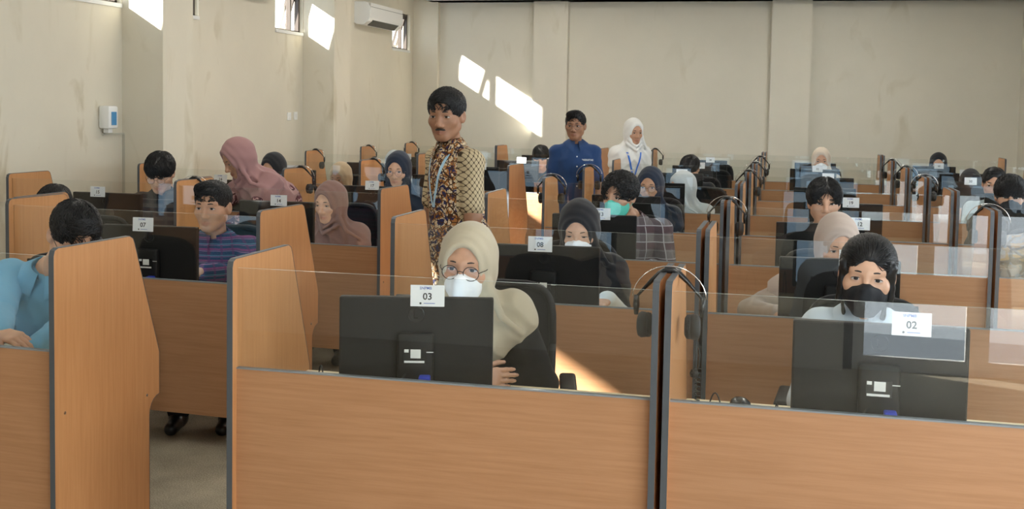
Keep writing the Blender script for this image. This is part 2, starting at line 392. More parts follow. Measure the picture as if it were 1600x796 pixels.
def ring(poly, x0, x1, e, mi=0):
    """closed band around a profile, e proud of it"""
    P = np.array(poly); c = P.mean(0); n = len(P); out = []
    for i in range(n):
        a, b_, d_ = P[i-1], P[i], P[(i+1) % n]
        t1 = (b_-a)/np.linalg.norm(b_-a); t2 = (d_-b_)/np.linalg.norm(d_-b_)
        nn = np.array([t1[1]+t2[1], -t1[0]-t2[0]]); nn /= np.linalg.norm(nn); out.append(b_+nn*e)
    v = [(x0, *p) for p in out]+[(x1, *p) for p in out]+[(x0, *p) for p in P-0]+[(x1, *p) for p in P]
    f = []
    for i in range(n):
        j = (i+1) % n; f += [[i, j, j+n, i+n], [i, i+2*n, j+2*n, j], [i+n, j+n, j+3*n, i+3*n]]
    return v, f
side_me = G().prism(SIDE, 0, 0, T).mesh('side_panel', WOOD_V)
bv, bf = ring(SIDE, -.0006, T+.0006, .0022); band_me = G().add(bv, bf).mesh('edge_band', BAND)
screw_me = G().lathe([(.006, 0), (.006, .002), (.003, .003)], 8, axis=0).mesh('screw', STEEL)
part_me = {}
for c, (x0, x1, dy, rz) in COLS.items():
    W = x1-x0; w = W/2
    front = G().box(-w+T, w-T, .028, .046, H_WB, H_WD).mesh('front_panel', WOOD_H)
    cap = G().box(-w+T, w-T, .0265, .0475, H_WD-.0005, H_WD+.004).mesh('edge_band', mat('grey_panel_edge', (.22, .24, .26), .3))
    desk = G().rbox(-w+T, w-T, .046, .585, H_DESK-.025, H_DESK, .004).mesh('desktop', CREAM)
    gg = G().box(-w+T, w-T, .034, .040, H_WD+.004, H_GL).mesh('glass_pane', [GLASS, GEDGE])
    for pl in gg.polygons:
        if abs(pl.normal.z) > .5: pl.material_index = 1
    part_me[c] = (front, cap, desk, gg)
ORD = ['front', 'second', 'third', 'fourth', 'fifth', 'sixth', 'seventh', 'back']
COLN = {'A': 'beside the left wall', 'B': 'left of the aisle', 'C': 'right of the aisle', 'D': 'second right of the aisle', 'E': 'beside the right wall'}
SEATS = [(c, r) for c in 'ABCDE' for r in range(8) if not (c in 'AE' and r < (1 if c == 'A' else 2))]
def origin(c, r):
    x0, x1, dy, rz = COLS[c]; return (x0+x1)/2, ROWY[r]+dy, rad(rz)
for c, r in SEATS:
    x, y, rz = origin(c, r); W = COLS[c][1]-COLS[c][0]
    o = empty('study_carrel', (x, y, 0), rz)
    tag(o, 'beech carrel desk with glass screen, number %02d, %s row %s' % (NUM[c, r], ORD[r], COLN[c]), 'carrel desk', 'beech carrel desks in rows')
    front, cap, desk, gg = part_me[c]
    f_ = ob('front_panel', front, o); ob('edge_band', cap, f_); ob('desktop', desk, o)
    p_ = ob('glass_pane', gg, o); p_['label'] = 'clear glass screen'
    for s in (-1, 1):
        sp = ob('side_panel', side_me, o, (-W/2 if s < 0 else W/2-T, 0, 0)); ob('edge_band', band_me, sp)
        if (c, r) in (('B', 0), ('B', 1), ('B', 2)) and s > 0:
            for yy, zz in ((.05, .60), (.52, .55)): ob('screw', screw_me, sp, (T, yy, zz))

# papers stuck on panels
p = at(75, 350, 5.32)
o = G().box(0, .0015, -.09, .09, -.14, .14).obj('paper_notice', PAPER, None, (-3.731, 5.20, .97)); tag(o, 'blank white sheet taped inside the carrel behind the blue-shirted man', 'paper')

# ---------------------------------------------------------------- monitors
SCREEN = mat('lit_screen', (.02, .02, .02), .3, emit=(.42, .64, .86), estr=2.0)
SCREEN_W = mat('lit_screen_window', (.02, .02, .02), .3, emit=(.62, .80, .95), estr=2.0)
SCREEN_D = mat('lit_screen_logo', (.02, .02, .02), .3, emit=(.04, .06, .12), estr=1.0)
MW, MH, MB = .49, .30, .06
mon_me = {}
g = G(); g.rbox(-MW/2, MW/2, -.012, .022, MB, MB+MH, .006)
mon_me['back_cover'] = g.mesh('back_cover', BLACK)
g = G(); b = .018
g.box(-MW/2+.002, MW/2-.002, .021, .026, MB+MH-b, MB+MH-.002).box(-MW/2+.002, MW/2-.002, .021, .026, MB+.002, MB+b+.006).box(-MW/2+.002, -MW/2+b, .021, .026, MB, MB+MH-.004).box(MW/2-b, MW/2-.002, .021, .026, MB, MB+MH-.004)
mon_me['bezel'] = g.mesh('bezel', BLACK_S)
g = G(); g.box(-MW/2+b, MW/2-b, .021, .0235, MB+b+.006, MB+MH-b)
g.box(-.17, .20, .0234, .0238, MB+.07, MB+MH-.03, 1); g.box(-.02, .01, .0237, .0240, MB+.17, MB+.20, 2); g.box(-.03, .03, .0237, .0240, MB+.145, MB+.152, 2); g.box(-.06, .06, .0237, .0240, MB+.12, MB+.124, 2)
mon_me['screen'] = g.mesh('screen', [SCREEN, SCREEN_W, SCREEN_D])
g = G(); g.rbox(-.058, .058, -.044, -.010, MB+.0, MB+.19, .010); mon_me['rear_plate'] = g.mesh('rear_plate', BLACK, True)
g = G(); g.box(-.036, .036, -.0468, -.0455, MB+.095, MB+.142)
mon_me['sticker_field'] = g.mesh('label_field', BLACK_S)
g = G(); g.box(-.014, .018, -.0474, -.0466, MB+.112, MB+.140); g.box(-.034, .030, -.0474, -.0466, MB+.097, MB+.104); g.box(-.034, -.020, -.0474, -.0466, MB+.130, MB+.140); g.box(.022, .058, -.0465, -.0459, MB+.130, MB+.133)
mon_me['sticker'] = g.mesh('sticker', STICK)
g = G(); g.tube([(.025*math.cos(a), -.0125, MB+.245+.025*math.sin(a)) for a in np.linspace(0, 2*math.pi, 25)], .0015, 5); g.box(-.008, -.005, -.0135, -.011, MB+.233, MB+.257).box(-.008, .006, -.0135, -.011, MB+.233, MB+.236)
mon_me['emblem'] = g.mesh('emblem', BLACK_S)
g = G(); g.prism([(-.045, 0), (.045, 0), (.032, .08), (-.032, .08)], 1, .0, .028); mon_me['neck'] = g.mesh('neck', BLACK)
g = G(); g.lathe([(.115, 0), (.115, .008), (.10, .016), (.03, .02)], 28); mon_me['base'] = g.mesh('base', BLACK_S, True)
g = G(); g.rbox(.014, .050, -.080, -.042, MB+.030, MB+.060, .005); g.tube([(.03, -.075, MB+.045), (.030, -.10, MB+.03), (.02, -.11, MB-.01), (.02, -.10, MB-.05)], .0045, 6); mon_me['vga_plug'] = g.mesh('vga_plug', BLUEP)
g = G(); g.rbox(-.022, .010, -.060, -.042, MB+.014, MB+.034, .002); mon_me['port'] = g.mesh('port', STEEL)
g = G(); g.tube([(-.03, -.042, MB+.06), (-.045, -.07, MB+.045), (-.07, -.085, MB+.01), (-.11, -.09, MB-.052)], .003, 6); mon_me['cable'] = g.mesh('cable', BLACK_R)
CW, CH = .108, .068
card_me = G().box(-CW/2, CW/2, -.0006, .0006, -CH/2, CH/2).mesh('number_card', PAPER)
dot_me = G().lathe([(.0035, 0), (.0035, .0004)], 10, axis=1).mesh('print_dot', INK)
line_me = G().box(-.018, .018, -.0011, -.0007, -.001, .001).mesh('print_line', INKB)
# measured: centre x, yaw, card offset
MPOS = {('C', 0): (at(652, 466, 3.49)[0], 14, .035), ('D', 0): (at(1376, 508, 3.47)[0], 0, .085), ('B', 1): (at(236, 350, 5.08)[0], 4, -.03), ('C', 1): (at(852, 384, 5.01)[0], 4, -.02),
        ('D', 1): (at(1312, 404, 5.01)[0], 3, .05), ('B', 2): (at(432, 314, 6.66)[0], 3, .02), ('C', 2): (at(929, 335, 6.60)[0], 3, .04), ('D', 2): (at(1284, 350, 6.60)[0], 2, .20),
        ('A', 2): (at(168, 301, 6.80)[0], 2, -.06), ('B', 3): (at(580, 290, 8.2)[0], 3, .0), ('A', 1): (-4.55, 0, 0), ('B', 0): (-3.2, 0, 0)}
for c, r in SEATS:
    x, y, rz = origin(c, r); nb = NUM[c, r]
    mx, yaw, off = MPOS.get((c, r), (x-.06+.08*math.sin(nb*3.7), 4*math.sin(nb*2.1), .03+.03*math.sin(nb)))
    o = empty('computer_monitor', (mx, y+.185+.0*r, H_DESK), rad(yaw))
    tag(o, 'black computer monitor carrying number card %02d, %s row %s' % (nb, ORD[r], COLN[c]), 'monitor', 'black monitors in the carrels')
    for k in ('base', 'neck', 'back_cover', 'bezel', 'screen'): pt = ob(k, mon_me[k], o); bc = pt if k == 'back_cover' else (bc if k != 'base' and k != 'neck' else None)
    if r < 4:
        rp = ob('rear_plate', mon_me['rear_plate'], o); ob('label_field', mon_me['sticker_field'], rp); ob('sticker', mon_me['sticker'], rp)
        ob('emblem', mon_me['emblem'], bc); v_ = ob('vga_plug', mon_me['vga_plug'], o); v_['label'] = 'blue video plug'; ob('port', mon_me['port'], o); ob('cable', mon_me['cable'], o)
    cd = ob('number_card', card_me, o, (off, -.0135 if abs(off) > .18 else -.0135, MB+MH+.006), (rad(-3), 0, rad(random.uniform(-1, 1)))); cd['label'] = 'white card printed %02d' % nb
    ob('number', text_mesh('%02d' % nb, .030, INK, .0006), cd, (0, -.001, -.003), (rad(90), 0, 0))
    if r < 4:
        ob('heading', text_mesh('SNPMB', .0125, INKB, .0001), cd, (-.006, -.001, .024), (rad(90), 0, 0))
        ob('print_dot', dot_me, cd, (-.022, -.0011, -.024)); ob('print_line', line_me, cd, (.006, 0, -.024))

# ---------------------------------------------------------------- headsets
hb = G(); arc = [(-.098, -.080), (-.080, -.058), (-.055, -.030), (-.03, -.006), (-.012, .004), (.012, .004), (.03, -.006), (.055, -.030), (.080, -.058), (.098, -.080)]
hb.tube([(x, 0, z) for x, z in arc], [.004, .005, .007, .009, .010, .010, .009, .007, .005, .004], 8)
hs_band = hb.mesh('headband', BLACK_S, True)
hw = G(); hw.tube([(.112*math.sin(a), .0, -.088+.105*math.cos(a)) for a in np.linspace(-1.5, 1.5, 17)], .0018, 6)
hs_wire = hw.mesh('steel_bow', STEEL, True)
hc = G(); hc.lathe([(.028, -.016), (.038, -.010), (.040, .004), (.034, .014), (.018, .018)], 18, axis=0); hs_cup = hc.mesh('ear_cup', BLACK_R, True)
hp = G(); hp.lathe([(.025, -.014), (.036, -.008), (.038, .002), (.034, .009), (.02, .009)], 18, axis=0); hs_pad = hp.mesh('ear_pad', FOAM, True)
hk = G(); hk.tube([(0, 0, .06), (0, 0, .03), (0, 0, -.0)], [.008, .010, .006], 8); hs_slide = hk.mesh('slider', BLACK_S, True)
hm = G(); hm.tube([(.0, 0, 0), (.003, -.03, -.06), (.0, -.03, -.10)], .0022, 6); hs_boom = hm.mesh('microphone_boom', BLACK_R, True)
hq = G(); hq.lathe([(.004, -.014), (.012, -.010), (.014, 0), (.010, .010), (.003, .013)], 12); hs_mic = hq.mesh('microphone', FOAM, True)
cc = G(); cc.tube([(0, 0, 0), (.012, -.01, -.06), (.008, -.01, -.10)]+[(.006+.008*math.cos(t), -.01+.008*math.sin(t), -.10-.11*t/50) for t in np.linspace(0, 50, 90)]+[(-.004, -.01, -.23), (.002, -.01, -.37)], .0017, 5); hs_cord = cc.mesh('coiled_cord', BLACK_R, True)
def headset(x, y, label, rz=0., detail=True, cord_side=1):
    o = empty('headset', (x, y, H_TOP+.004), rz); tag(o, label, 'headset', 'black headsets hung over carrel dividers')
    ob('headband', hs_band, o); ob('steel_bow', hs_wire, o)
    for s in (-1, 1):
        ob('slider', hs_slide, o, (s*.099, 0, -.135)); c_ = ob('ear_cup', hs_cup, o, (s*.078, 0, -.165), (0, 0, 0 if s > 0 else math.pi)); ob('ear_pad', hs_pad, c_, (-.016, 0, 0))
    if detail:
        b_ = ob('microphone_boom', hs_boom, o, (cord_side*.082, 0, -.19)); ob('microphone', hs_mic, b_, (0, -.03, -.11)); ob('coiled_cord', hs_cord, o, (cord_side*.085, 0, -.19))
xcd = (-.361-.343)/2; xde = (1.023+1.041)/2; xab = (-3.772-3.752)/2
headset(xcd, ROWY[0]+.20, 'large headset hung over the divider between 03 and 02, coiled cord', rad(3))
headset(xcd, ROWY[2]+.16, 'headset over the double divider between 03 and 02 columns, third row', 0, False)
for r in (4, 5, 6): headset(xcd, ROWY[r]+.18, 'headset over the double divider between 03 and 02 columns, %s row' % ORD[r], .2*math.sin(r*3), False)
for r in (2, 4, 5, 6): headset(xde, ROWY[r]+.25, 'headset over the divider near the right wall, %s row' % ORD[r], .25*math.sin(r*5), False)
for r in (3, 4): headset(xab+.05, ROWY[r]+.36, 'headset over the divider left of the aisle column, %s row' % ORD[r], .1, False)
for r in (5, 6, 7): headset(-5.02, ROWY[r]+.46, 'headset on the divider beside the left wall, %s row' % ORD[r], .1, False)
headset(xab+.02, ROWY[2]+.34, 'headset over the divider left of the aisle column, third row', .1, False)
for r in (3, 4): headset(-1.706, ROWY[r]+.28, 'headset on the divider facing the aisle, %s row' % ORD[r], .1, False)
headset(-1.706, ROWY[7]+.28, 'headset on the divider facing the aisle, back row', .1, False)

# ---------------------------------------------------------------- mouse and cables on the front desk
p = at_z(1157, 634, H_DESK+.012)
o = empty('computer_mouse', (p[0], p[1], H_DESK), .3); tag(o, 'black computer mouse on the desk of carrel 02', 'mouse')
prof = [(.0335*math.cos(a)*k, .055*math.sin(a)*k, z) for k, z in ((1, 0), (1.02, .012), (.88, .026), (.55, .035), (.1, .038)) for a in np.linspace(0, 2*math.pi, 17)[:-1]]
fs = [[i*16+j, i*16+(j+1) % 16, (i+1)*16+(j+1) % 16, (i+1)*16+j] for i in range(4) for j in range(16)]+[list(range(64, 80))]
mk('shell', prof, fs, BLACK_S, o, smooth=True); G().lathe([(.009, -.004), (.009, .004)], 12, axis=0, c=(0, -.03, .026)).obj('scroll_wheel', BLACK_R, o)
for k, (u0, u1, vt, lab) in enumerate(((1101, 1133, 614, 'thin black cable looping up on the desk left of the mouse'), (1209, 1218, 630, 'short loop of black cable on the desk beside the monitor of 02'), (495, 508, 571, 'short ends of black cable on the desk left of monitor 03'))):
    a = at(u0, 640 if k < 2 else 584, 3.43); b_ = at(u1, 643 if k < 2 else 585, 3.41); a[2] = b_[2] = H_DESK+.004; top = at(u0*.55+u1*.45, vt, 3.42)[2]
    pts = [tuple(a*(1-t)+b_*t+np.array([0, 0, (top-a[2])*math.sin(math.pi*t)**.7])) for t in np.linspace(0, 1, 13)]
    tag(G().tube(pts, .0022, 6).obj('desk_cable', BLACK_R), lab, 'cable')

# ---------------------------------------------------------------- office chairs
CH = {}
CH['seat'] = G().rbox(-.23, .23, -.22, .22, .365, .425, .028, seg=3).mesh('seat', MESHF, True)
fr = [(.205*math.copysign(abs(math.cos(a))**.45, math.cos(a)), .0, .72+.235*math.copysign(abs(math.sin(a))**.45, math.sin(a))) for a in np.linspace(0, 2*math.pi, 33)]
fr = [(x, .25+.02*math.cos((z-.72)*5)-.25*x*x*2+.05*(z-.72), z) for x, y, z in fr]
CH['backrest_frame'] = G().tube(fr, .016, 7).mesh('backrest_frame', BLACK, True)
bv = [(x, .25+.02*math.cos((z-.72)*5)-.25*x*x*2+.05*(z-.72)+dy, z) for dy in (0, .008) for z in np.linspace(.50, .94, 6) for x in np.linspace(-.19, .19, 6)]
bf = [[d*36+i*6+j, d*36+i*6+j+1, d*36+(i+1)*6+j+1, d*36+(i+1)*6+j] for d in (0, 1) for i in range(5) for j in range(5)]
CH['backrest'] = G().add(bv, bf).mesh('backrest', MESHF, True)
CH['spine'] = G().tube([(0, .0, .34), (0, .20, .33), (0, .27, .38), (0, .285, .60)], .022, 8).mesh('spine', BLACK, True)
CH['arm'] = G().tube([(0, .12, .40), (0, .14, .55), (0, .10, .60)], .014, 7).rbox(-.032, .032, -.12, .14, .60, .63, .012).mesh('armrest', BLACK, True)
CH['gas_post'] = G().tube([(0, 0, .07), (0, 0, .37)], .028, 10).mesh('gas_post', STEEL, True)
CH['base_leg'] = G().tube([(0, 0, .10), (.16, 0, .09), (.29, 0, .07)], [.026, .02, .014], 7).mesh('base_leg', BLACK, True)
CH['caster'] = G().lathe([(.020, -.022), (.029, -.018), (.029, .018), (.020, .022)], 12, axis=1).mesh('caster', BLACK_S, True)
def chair_proto():
    o = empty('office_chair', (0, 0, 0))
    for k in ('seat', 'backrest_frame', 'backrest', 'spine', 'gas_post'): ob(k, CH[k], o)
    for s in (-1, 1): ob('armrest', CH['arm'], o, (s*.265, 0, 0))
    for k in range(5):
        a = 2*math.pi*k/5+.3; l = ob('base_leg', CH['base_leg'], o, (0, 0, 0), (0, 0, a)); ob('caster', CH['caster'], l, (.285, 0, .03))
    return o
chair0 = chair_proto(); chair_used = [False]
def chair(x, y, heading, label):
    o = copy_tree(chair0) if chair_used[0] else chair0; chair_used[0] = True
    o.location = (float(x), float(y), 0); o.rotation_euler = (0, 0, rad(heading)); tag(o, label, 'chair', 'black mesh office chairs'); return o

# ---------------------------------------------------------------- people: signed-distance bodies meshed with surface nets
def V3(*a): return np.array(a, dtype=np.float64)
def nrm(v): v = np.asarray(v, float); return v/np.linalg.norm(v)
def rc(P, a, b, r1, r2):
    a = np.asarray(a, float); b = np.asarray(b, float); pa = P-a; ba = b-a
    t = np.clip(pa@ba/max(ba@ba, 1e-9), 0, 1); return np.linalg.norm(pa-t[:, None]*ba, axis=1)-(r1+(r2-r1)*t)
def ell(P, c, r):
    q = P-np.asarray(c, float); r = np.asarray(r, float); k0 = np.linalg.norm(q/r, axis=1); k1 = np.linalg.norm(q/(r*r), axis=1); return k0*(k0-1)/np.maximum(k1, 1e-6)
def smin(a, b, k): h = np.clip(.5+.5*(b-a)/k, 0, 1); return b+(a-b)*h-k*h*(1-h)
def smax(a, b, k): return -smin(-a, -b, k)
def sstep(x, a, b): t = np.clip((x-a)/(b-a), 0, 1); return t*t*(3-2*t)
def wob(P, f, s=0.):
    x, y, z = (P*f).T
    return (np.sin(x+1.7*np.sin(y*.8+s)+s)*np.cos(y*1.1-z*.6+2*s)+np.sin(z*1.3+1.3*np.sin(x*.9-s))*np.cos(x*.7+y*.5+s*3))*.5
def meshify(fn, lo, hi, h, B=6):
    lo = np.asarray(lo, float); hi = np.asarray(hi, float); nb = np.maximum(np.ceil((hi-lo)/(h*B)).astype(int), 1); n = nb*B
    cx = [lo[k]+(np.arange(nb[k])+.5)*B*h-.5*h for k in range(3)]
    cen = np.stack(np.meshgrid(*cx, indexing='ij'), -1).reshape(-1, 3); d = fn(cen)
    act = np.nonzero(np.abs(d) < B*h*1.15)[0]
    arr = np.repeat(np.repeat(np.repeat(np.where(d < 0, -1., 1.).reshape(nb), B, 0), B, 1), B, 2).astype(np.float32)
    loc = np.stack(np.meshgrid(*[np.arange(B)]*3, indexing='ij'), -1).reshape(-1, 3)
    bi = np.stack(np.unravel_index(act, nb), -1); gi = (bi[:, None, :]*B+loc[None]).reshape(-1, 3)
    vals = np.concatenate([fn(lo+gi[i:i+120000]*h) for i in range(0, len(gi), 120000)]) if len(gi) else np.zeros(0)
    arr[gi[:, 0], gi[:, 1], gi[:, 2]] = vals
    arr[0], arr[-1], arr[:, 0], arr[:, -1], arr[:, :, 0], arr[:, :, -1] = 1, 1, 1, 1, 1, 1
    ins = arr < 0
    s = ins[:-1, :-1, :-1].astype(np.int8)
    for dx in (0, 1):
        for dy in (0, 1):
            for dz in (0, 1):
                if dx+dy+dz: s = s+ins[dx:n[0]-1+dx, dy:n[1]-1+dy, dz:n[2]-1+dz]
    cells = np.nonzero((s > 0) & (s < 8)); ci = np.stack(cells, -1)
    idx = np.full(s.shape, -1, np.int32); idx[cells] = np.arange(len(ci))
    acc = np.zeros((len(ci), 3)); cnt = np.zeros(len(ci)); cor = [(a, b, c) for a in (0, 1) for b in (0, 1) for c in (0, 1)]
    for a in cor:
        for k in range(3):
            if a[k]: continue
            b = list(a); b[k] = 1
            va = arr[ci[:, 0]+a[0], ci[:, 1]+a[1], ci[:, 2]+a[2]]; vb = arr[ci[:, 0]+b[0], ci[:, 1]+b[1], ci[:, 2]+b[2]]
            mk_ = (va < 0) != (vb < 0); t = np.where(mk_, va/np.where(mk_, va-vb, 1), 0)
            p = np.tile(np.array(a, float), (len(ci), 1)); p[:, k] += t; acc += p*mk_[:, None]; cnt += mk_
    verts = lo+(ci+acc/cnt[:, None])*h
    quads = []
    for k in range(3):
        sl0 = [slice(None)]*3; sl1 = [slice(None)]*3; sl0[k] = slice(0, -1); sl1[k] = slice(1, None)
        A, Bq = ins[tuple(sl0)], ins[tuple(sl1)]; e = np.stack(np.nonzero(A != Bq), -1)
        o1, o2 = [(1, 2), (2, 0), (0, 1)][k]
        ok = (e[:, o1] > 0) & (e[:, o2] > 0); e = e[ok]; flip = A[e[:, 0], e[:, 1], e[:, 2]]
        def cid(a, b):
            q = e.copy(); q[:, o1] -= a; q[:, o2] -= b; return idx[q[:, 0], q[:, 1], q[:, 2]]
        q = np.stack([cid(1, 1), cid(0, 1), cid(0, 0), cid(1, 0)], -1); q[~flip] = q[~flip][:, ::-1]; quads.append(q)
    q = np.concatenate(quads); return verts, q[(q >= 0).all(1)]

class Frame:
    def __init__(s, o, yaw, pitch=0., roll=0., k=1.):
        a, p, r = rad(yaw), rad(pitch), rad(roll)
        left = V3(math.cos(a), math.sin(a), 0); fwd = V3(math.sin(a), -math.cos(a), 0); up = V3(0, 0, 1)
        fwd, up = fwd*math.cos(p)-up*math.sin(p), up*math.cos(p)+fwd*math.sin(p)
        left, up = left*math.cos(r)+up*math.sin(r), up*math.cos(r)-left*math.sin(r)
        s.o = np.asarray(o, float); s.A = np.stack([left, fwd, up], -1); s.k = k
    def to(s, P): return ((P-s.o)@s.A)/s.k
    def w(s, *q): return s.o+(np.array(q, float)*s.k)@s.A.T
    def wa(s, Q): return s.o+(np.asarray(Q, float)*s.k)@s.A.T

def head_sdf(q, male):
    """q in head coordinates (x left, y forward, z up), eye level at z = 0"""
    x = np.abs(q[:, 0]); Q = np.stack([x, q[:, 1], q[:, 2]], -1)
    j = 1. if male else .93
    d = ell(Q, (0, -.014, .034), (.0765, .097, .082))
    d = smin(d, ell(Q, (0, .018, -.030), (.064, .073, .080)), .03)
    d = smin(d, rc(Q, (.046*j, -.005, -.058), (.014, .058, -.094), .021, .020), .035)
    d = smin(d, rc(Q, (0, .064, -.096), (.01, .062, -.096), .018, .016), .02)
    d = smin(d, ell(Q, (.046, .050, -.026), (.022, .022, .020)), .025)
    d = smin(d, rc(Q, (0, .082, .020), (.042, .066, .024), .011, .010), .018)
    d = smax(d, -ell(Q, (.033, .098, -.002), (.021, .016, .013)), .012)
    d = smin(d, ell(Q, (.0325, .0690, -.001), (.0175, .0138, .0135)), .004)
    d = smin(d, rc(Q, (0, .084, .010), (0, .103, -.032), .0075, .0105), .012)
    d = smin(d, ell(Q, (0, .104, -.036), (.011, .012, .010)), .008)
    d = smin(d, ell(Q, (.0125, .093, -.041), (.0085, .011, .008)), .007)
    d = smin(d, rc(Q, (0, .0905, -.066), (.024, .077, -.0695), .0062, .003), .006)
    d = smin(d, rc(Q, (0, .0885, -.077), (.020, .077, -.074), .0070, .004), .006)
    d = smax(d, -rc(Q, (0, .099, -.0712), (.026, .084, -.0715), .0035, .002), .003)
    e = Q-np.array([.078, -.012, -.010]); e = np.stack([e[:, 0]-.3*(-e[:, 1]), e[:, 1], e[:, 2]], -1)
    ear = ell(e, (0, 0, 0), (.010, .020, .032)); ear = smax(ear, -ell(e, (.012, .004, .004), (.009, .012, .020)), .004)
    return smin(d, ear, .006)

def hair_sdf(q, style, seed, cut=True):
    x = np.abs(q[:, 0]); Q = np.stack([x, q[:, 1], q[:, 2]], -1); y, z = q[:, 1], q[:, 2]
    vol = {'short': .0, 'neat': -.003, 'quiff': .004, 'bangs': .008, 'curly': .014, 'curtain': .010, 'tied': .0, 'bowed': .006}.get(style, 0)
    d = ell(Q, (0, -.016, .040), (.084+vol, .104+vol, .085+vol))
    if style == 'quiff': d = smin(d, ell(q, (.012, .055, .098), (.055, .040, .028)), .03)
    if style == 'neat': d = smin(d, ell(q, (-.01, .045, .092), (.055, .04, .026)), .03)
    if style == 'bangs': d = smin(d, ell(Q, (0, .062, .060), (.068, .034, .036)), .03)
    if style == 'curtain': d = smin(d, ell(Q, (.048, .058, .060), (.036, .036, .044)), .02)
    if not cut: return d
    face = {'bangs': ell(q, (0, .150, -.055), (.085, .085, .094)), 'curtain': ell(q, (.006, .142, -.014), (.066, .088, .096)), 'tied': ell(q, (0, .134, -.022), (.070, .085, .108))}.get(style)
    if face is None: face = ell(q, (.014, .140, .002), (.080, .087, .096))
    d = smax(d, -face, .010)
    d = smax(d, -(ell(Q, (.088, .012, -.045), (.03, .034, .055))), .010) if style != 'tied' else d
    pl = -(z+.028-.42*(y-.03))*.92
    if style == 'tied':
        pl = -(z+.085)
        d = smax(d, pl, .02)
        d = smin(d, rc(Q, (.070, .040, .035), (.080, .018, -.085), .016, .009), .018)
        d = smin(d, rc(Q, (.072, .030, -.02), (.060, .0, -.135), .010, .006), .014)
        d = smin(d, rc(q, (0, -.09, .0), (0, -.10, -.20), .045, .03), .03)
    else: d = smax(d, pl, .016)
    if style == 'curly': d = d+.011*wob(q, 95, seed)+.006*wob(q, 170, seed+2)
    else: d = d+.0035*wob(q*np.array([1, .5, 1]), 70, seed)+.0022*wob(q*np.array([1.6, .35, .8]), 190, seed+1)
    return d

def strands(style, seed, n, long=1.):
    """tapered locks lying on the hair, in head coordinates"""
    rg = np.random.default_rng(int(seed*1000)+5); d = rg.normal(size=(n*2, 3)); d /= np.linalg.norm(d, axis=1)[:, None]; d = d[d[:, 2] > -.55]
    c = V3(0, -.016, .03); t = np.full(len(d), .17)
    for _ in range(26): t -= hair_sdf(c+d*t[:, None], style, seed)*.75
    p = c+d*t[:, None]; ok = (np.abs(hair_sdf(p, style, seed)) < .004) & (np.abs(hair_sdf(p, style, seed, False)) < .012); p = p[ok][:n]
    m = len(p); wh = V3(.012, -.055, .12); path = [p]; ln = rg.uniform(.006, .0125, m)*long; sw = rg.normal(size=(m, 3))*.35
    def cap(x): return hair_sdf(x, style, seed, False)
    for k in range(6):
        f = p-wh; f[:, 1] += .02; f[:, 2] -= .03*(k > 2)
        if style in ('neat', 'quiff', 'short'):
            fr_ = sstep(p[:, 1], .01, .07)[:, None]*sstep(p[:, 2], .04, .08)[:, None]; f = f/np.linalg.norm(f, axis=1)[:, None]*(1-fr_)+V3(.9, -.25, .45 if style != 'short' else .3)*fr_
        if style == 'tied': f = V3(0, -.13, .0)-p; f[:, 2] *= .6
        if style == 'curtain': f[:, 0] += .06*np.sign(p[:, 0]-.006)
        f /= np.linalg.norm(f, axis=1)[:, None]; f += sw*({'curly': 1.6, 'tied': .25}.get(style, .8))
        if style == 'curly': sw = sw*.3+rg.normal(size=(m, 3))*.45
        e = .002; g = np.stack([cap(p+V3(e, 0, 0))-cap(p-V3(e, 0, 0)), cap(p+V3(0, e, 0))-cap(p-V3(0, e, 0)), cap(p+V3(0, 0, e))-cap(p-V3(0, 0, e))], -1); g /= np.linalg.norm(g, axis=1)[:, None]+1e-9
        f -= g*(f*g).sum(1)[:, None]; f /= np.linalg.norm(f, axis=1)[:, None]+1e-9
        p = p+f*ln[:, None]; p = p-g*(cap(p)-.0015-.0010*k*(k < 4)*rg.uniform(.2, 1.4, m))[:, None]; path.append(p)
    P = np.stack(path, 1); K = 7; T_ = np.gradient(P, axis=1); T_ /= np.linalg.norm(T_, axis=2)[..., None]+1e-9
    u = np.cross(T_, V3(.3, .5, .8)); u /= np.linalg.norm(u, axis=2)[..., None]+1e-9; w = np.cross(T_, u); r = np.array([.0006, .0017, .0020, .0019, .0015, .0010, .0003])*(1.25 if style == 'curly' else 1)
    ring = np.stack([P+(u*math.cos(a)+w*math.sin(a))*r[None, :, None] for a in (0, 2.094, 4.189)], 2)
    v = ring.reshape(-1, 3); q = []; b = np.arange(m)[:, None]*K*3
    for k in range(K-1):
        for j in range(3): q.append(np.concatenate([b+k*3+j, b+k*3+(j+1) % 3, b+(k+1)*3+(j+1) % 3, b+(k+1)*3+j], 1))
    return v, np.concatenate(q)

def mask_sdf(q):
    x = np.abs(q[:, 0]); Q = np.stack([x, q[:, 1], q[:, 2]], -1)
    d = ell(Q, (0, .022, -.048), (.069, .080, .070))
    d = smin(d, rc(q, (0, .101, -.030), (0, .100, -.072), .015, .013), .03)
    d = smin(d, rc(q, (0, .100, -.072), (0, .066, -.106), .014, .022), .03)
    d = smin(d, rc(Q, (.040, .010, -.070), (.012, .060, -.098), .030, .026), .02)
    top = (q[:, 2]+.018+.16*x-.014*np.exp(-(x/.016)**2))
    d = smax(d, top, .004); d = smax(d, -(q[:, 1]-.012+.25*(q[:, 2]+.06)), .006); d = smax(d, -(q[:, 2]+.126), .01)
    return d+.0012*wob(q, 60, 1.)

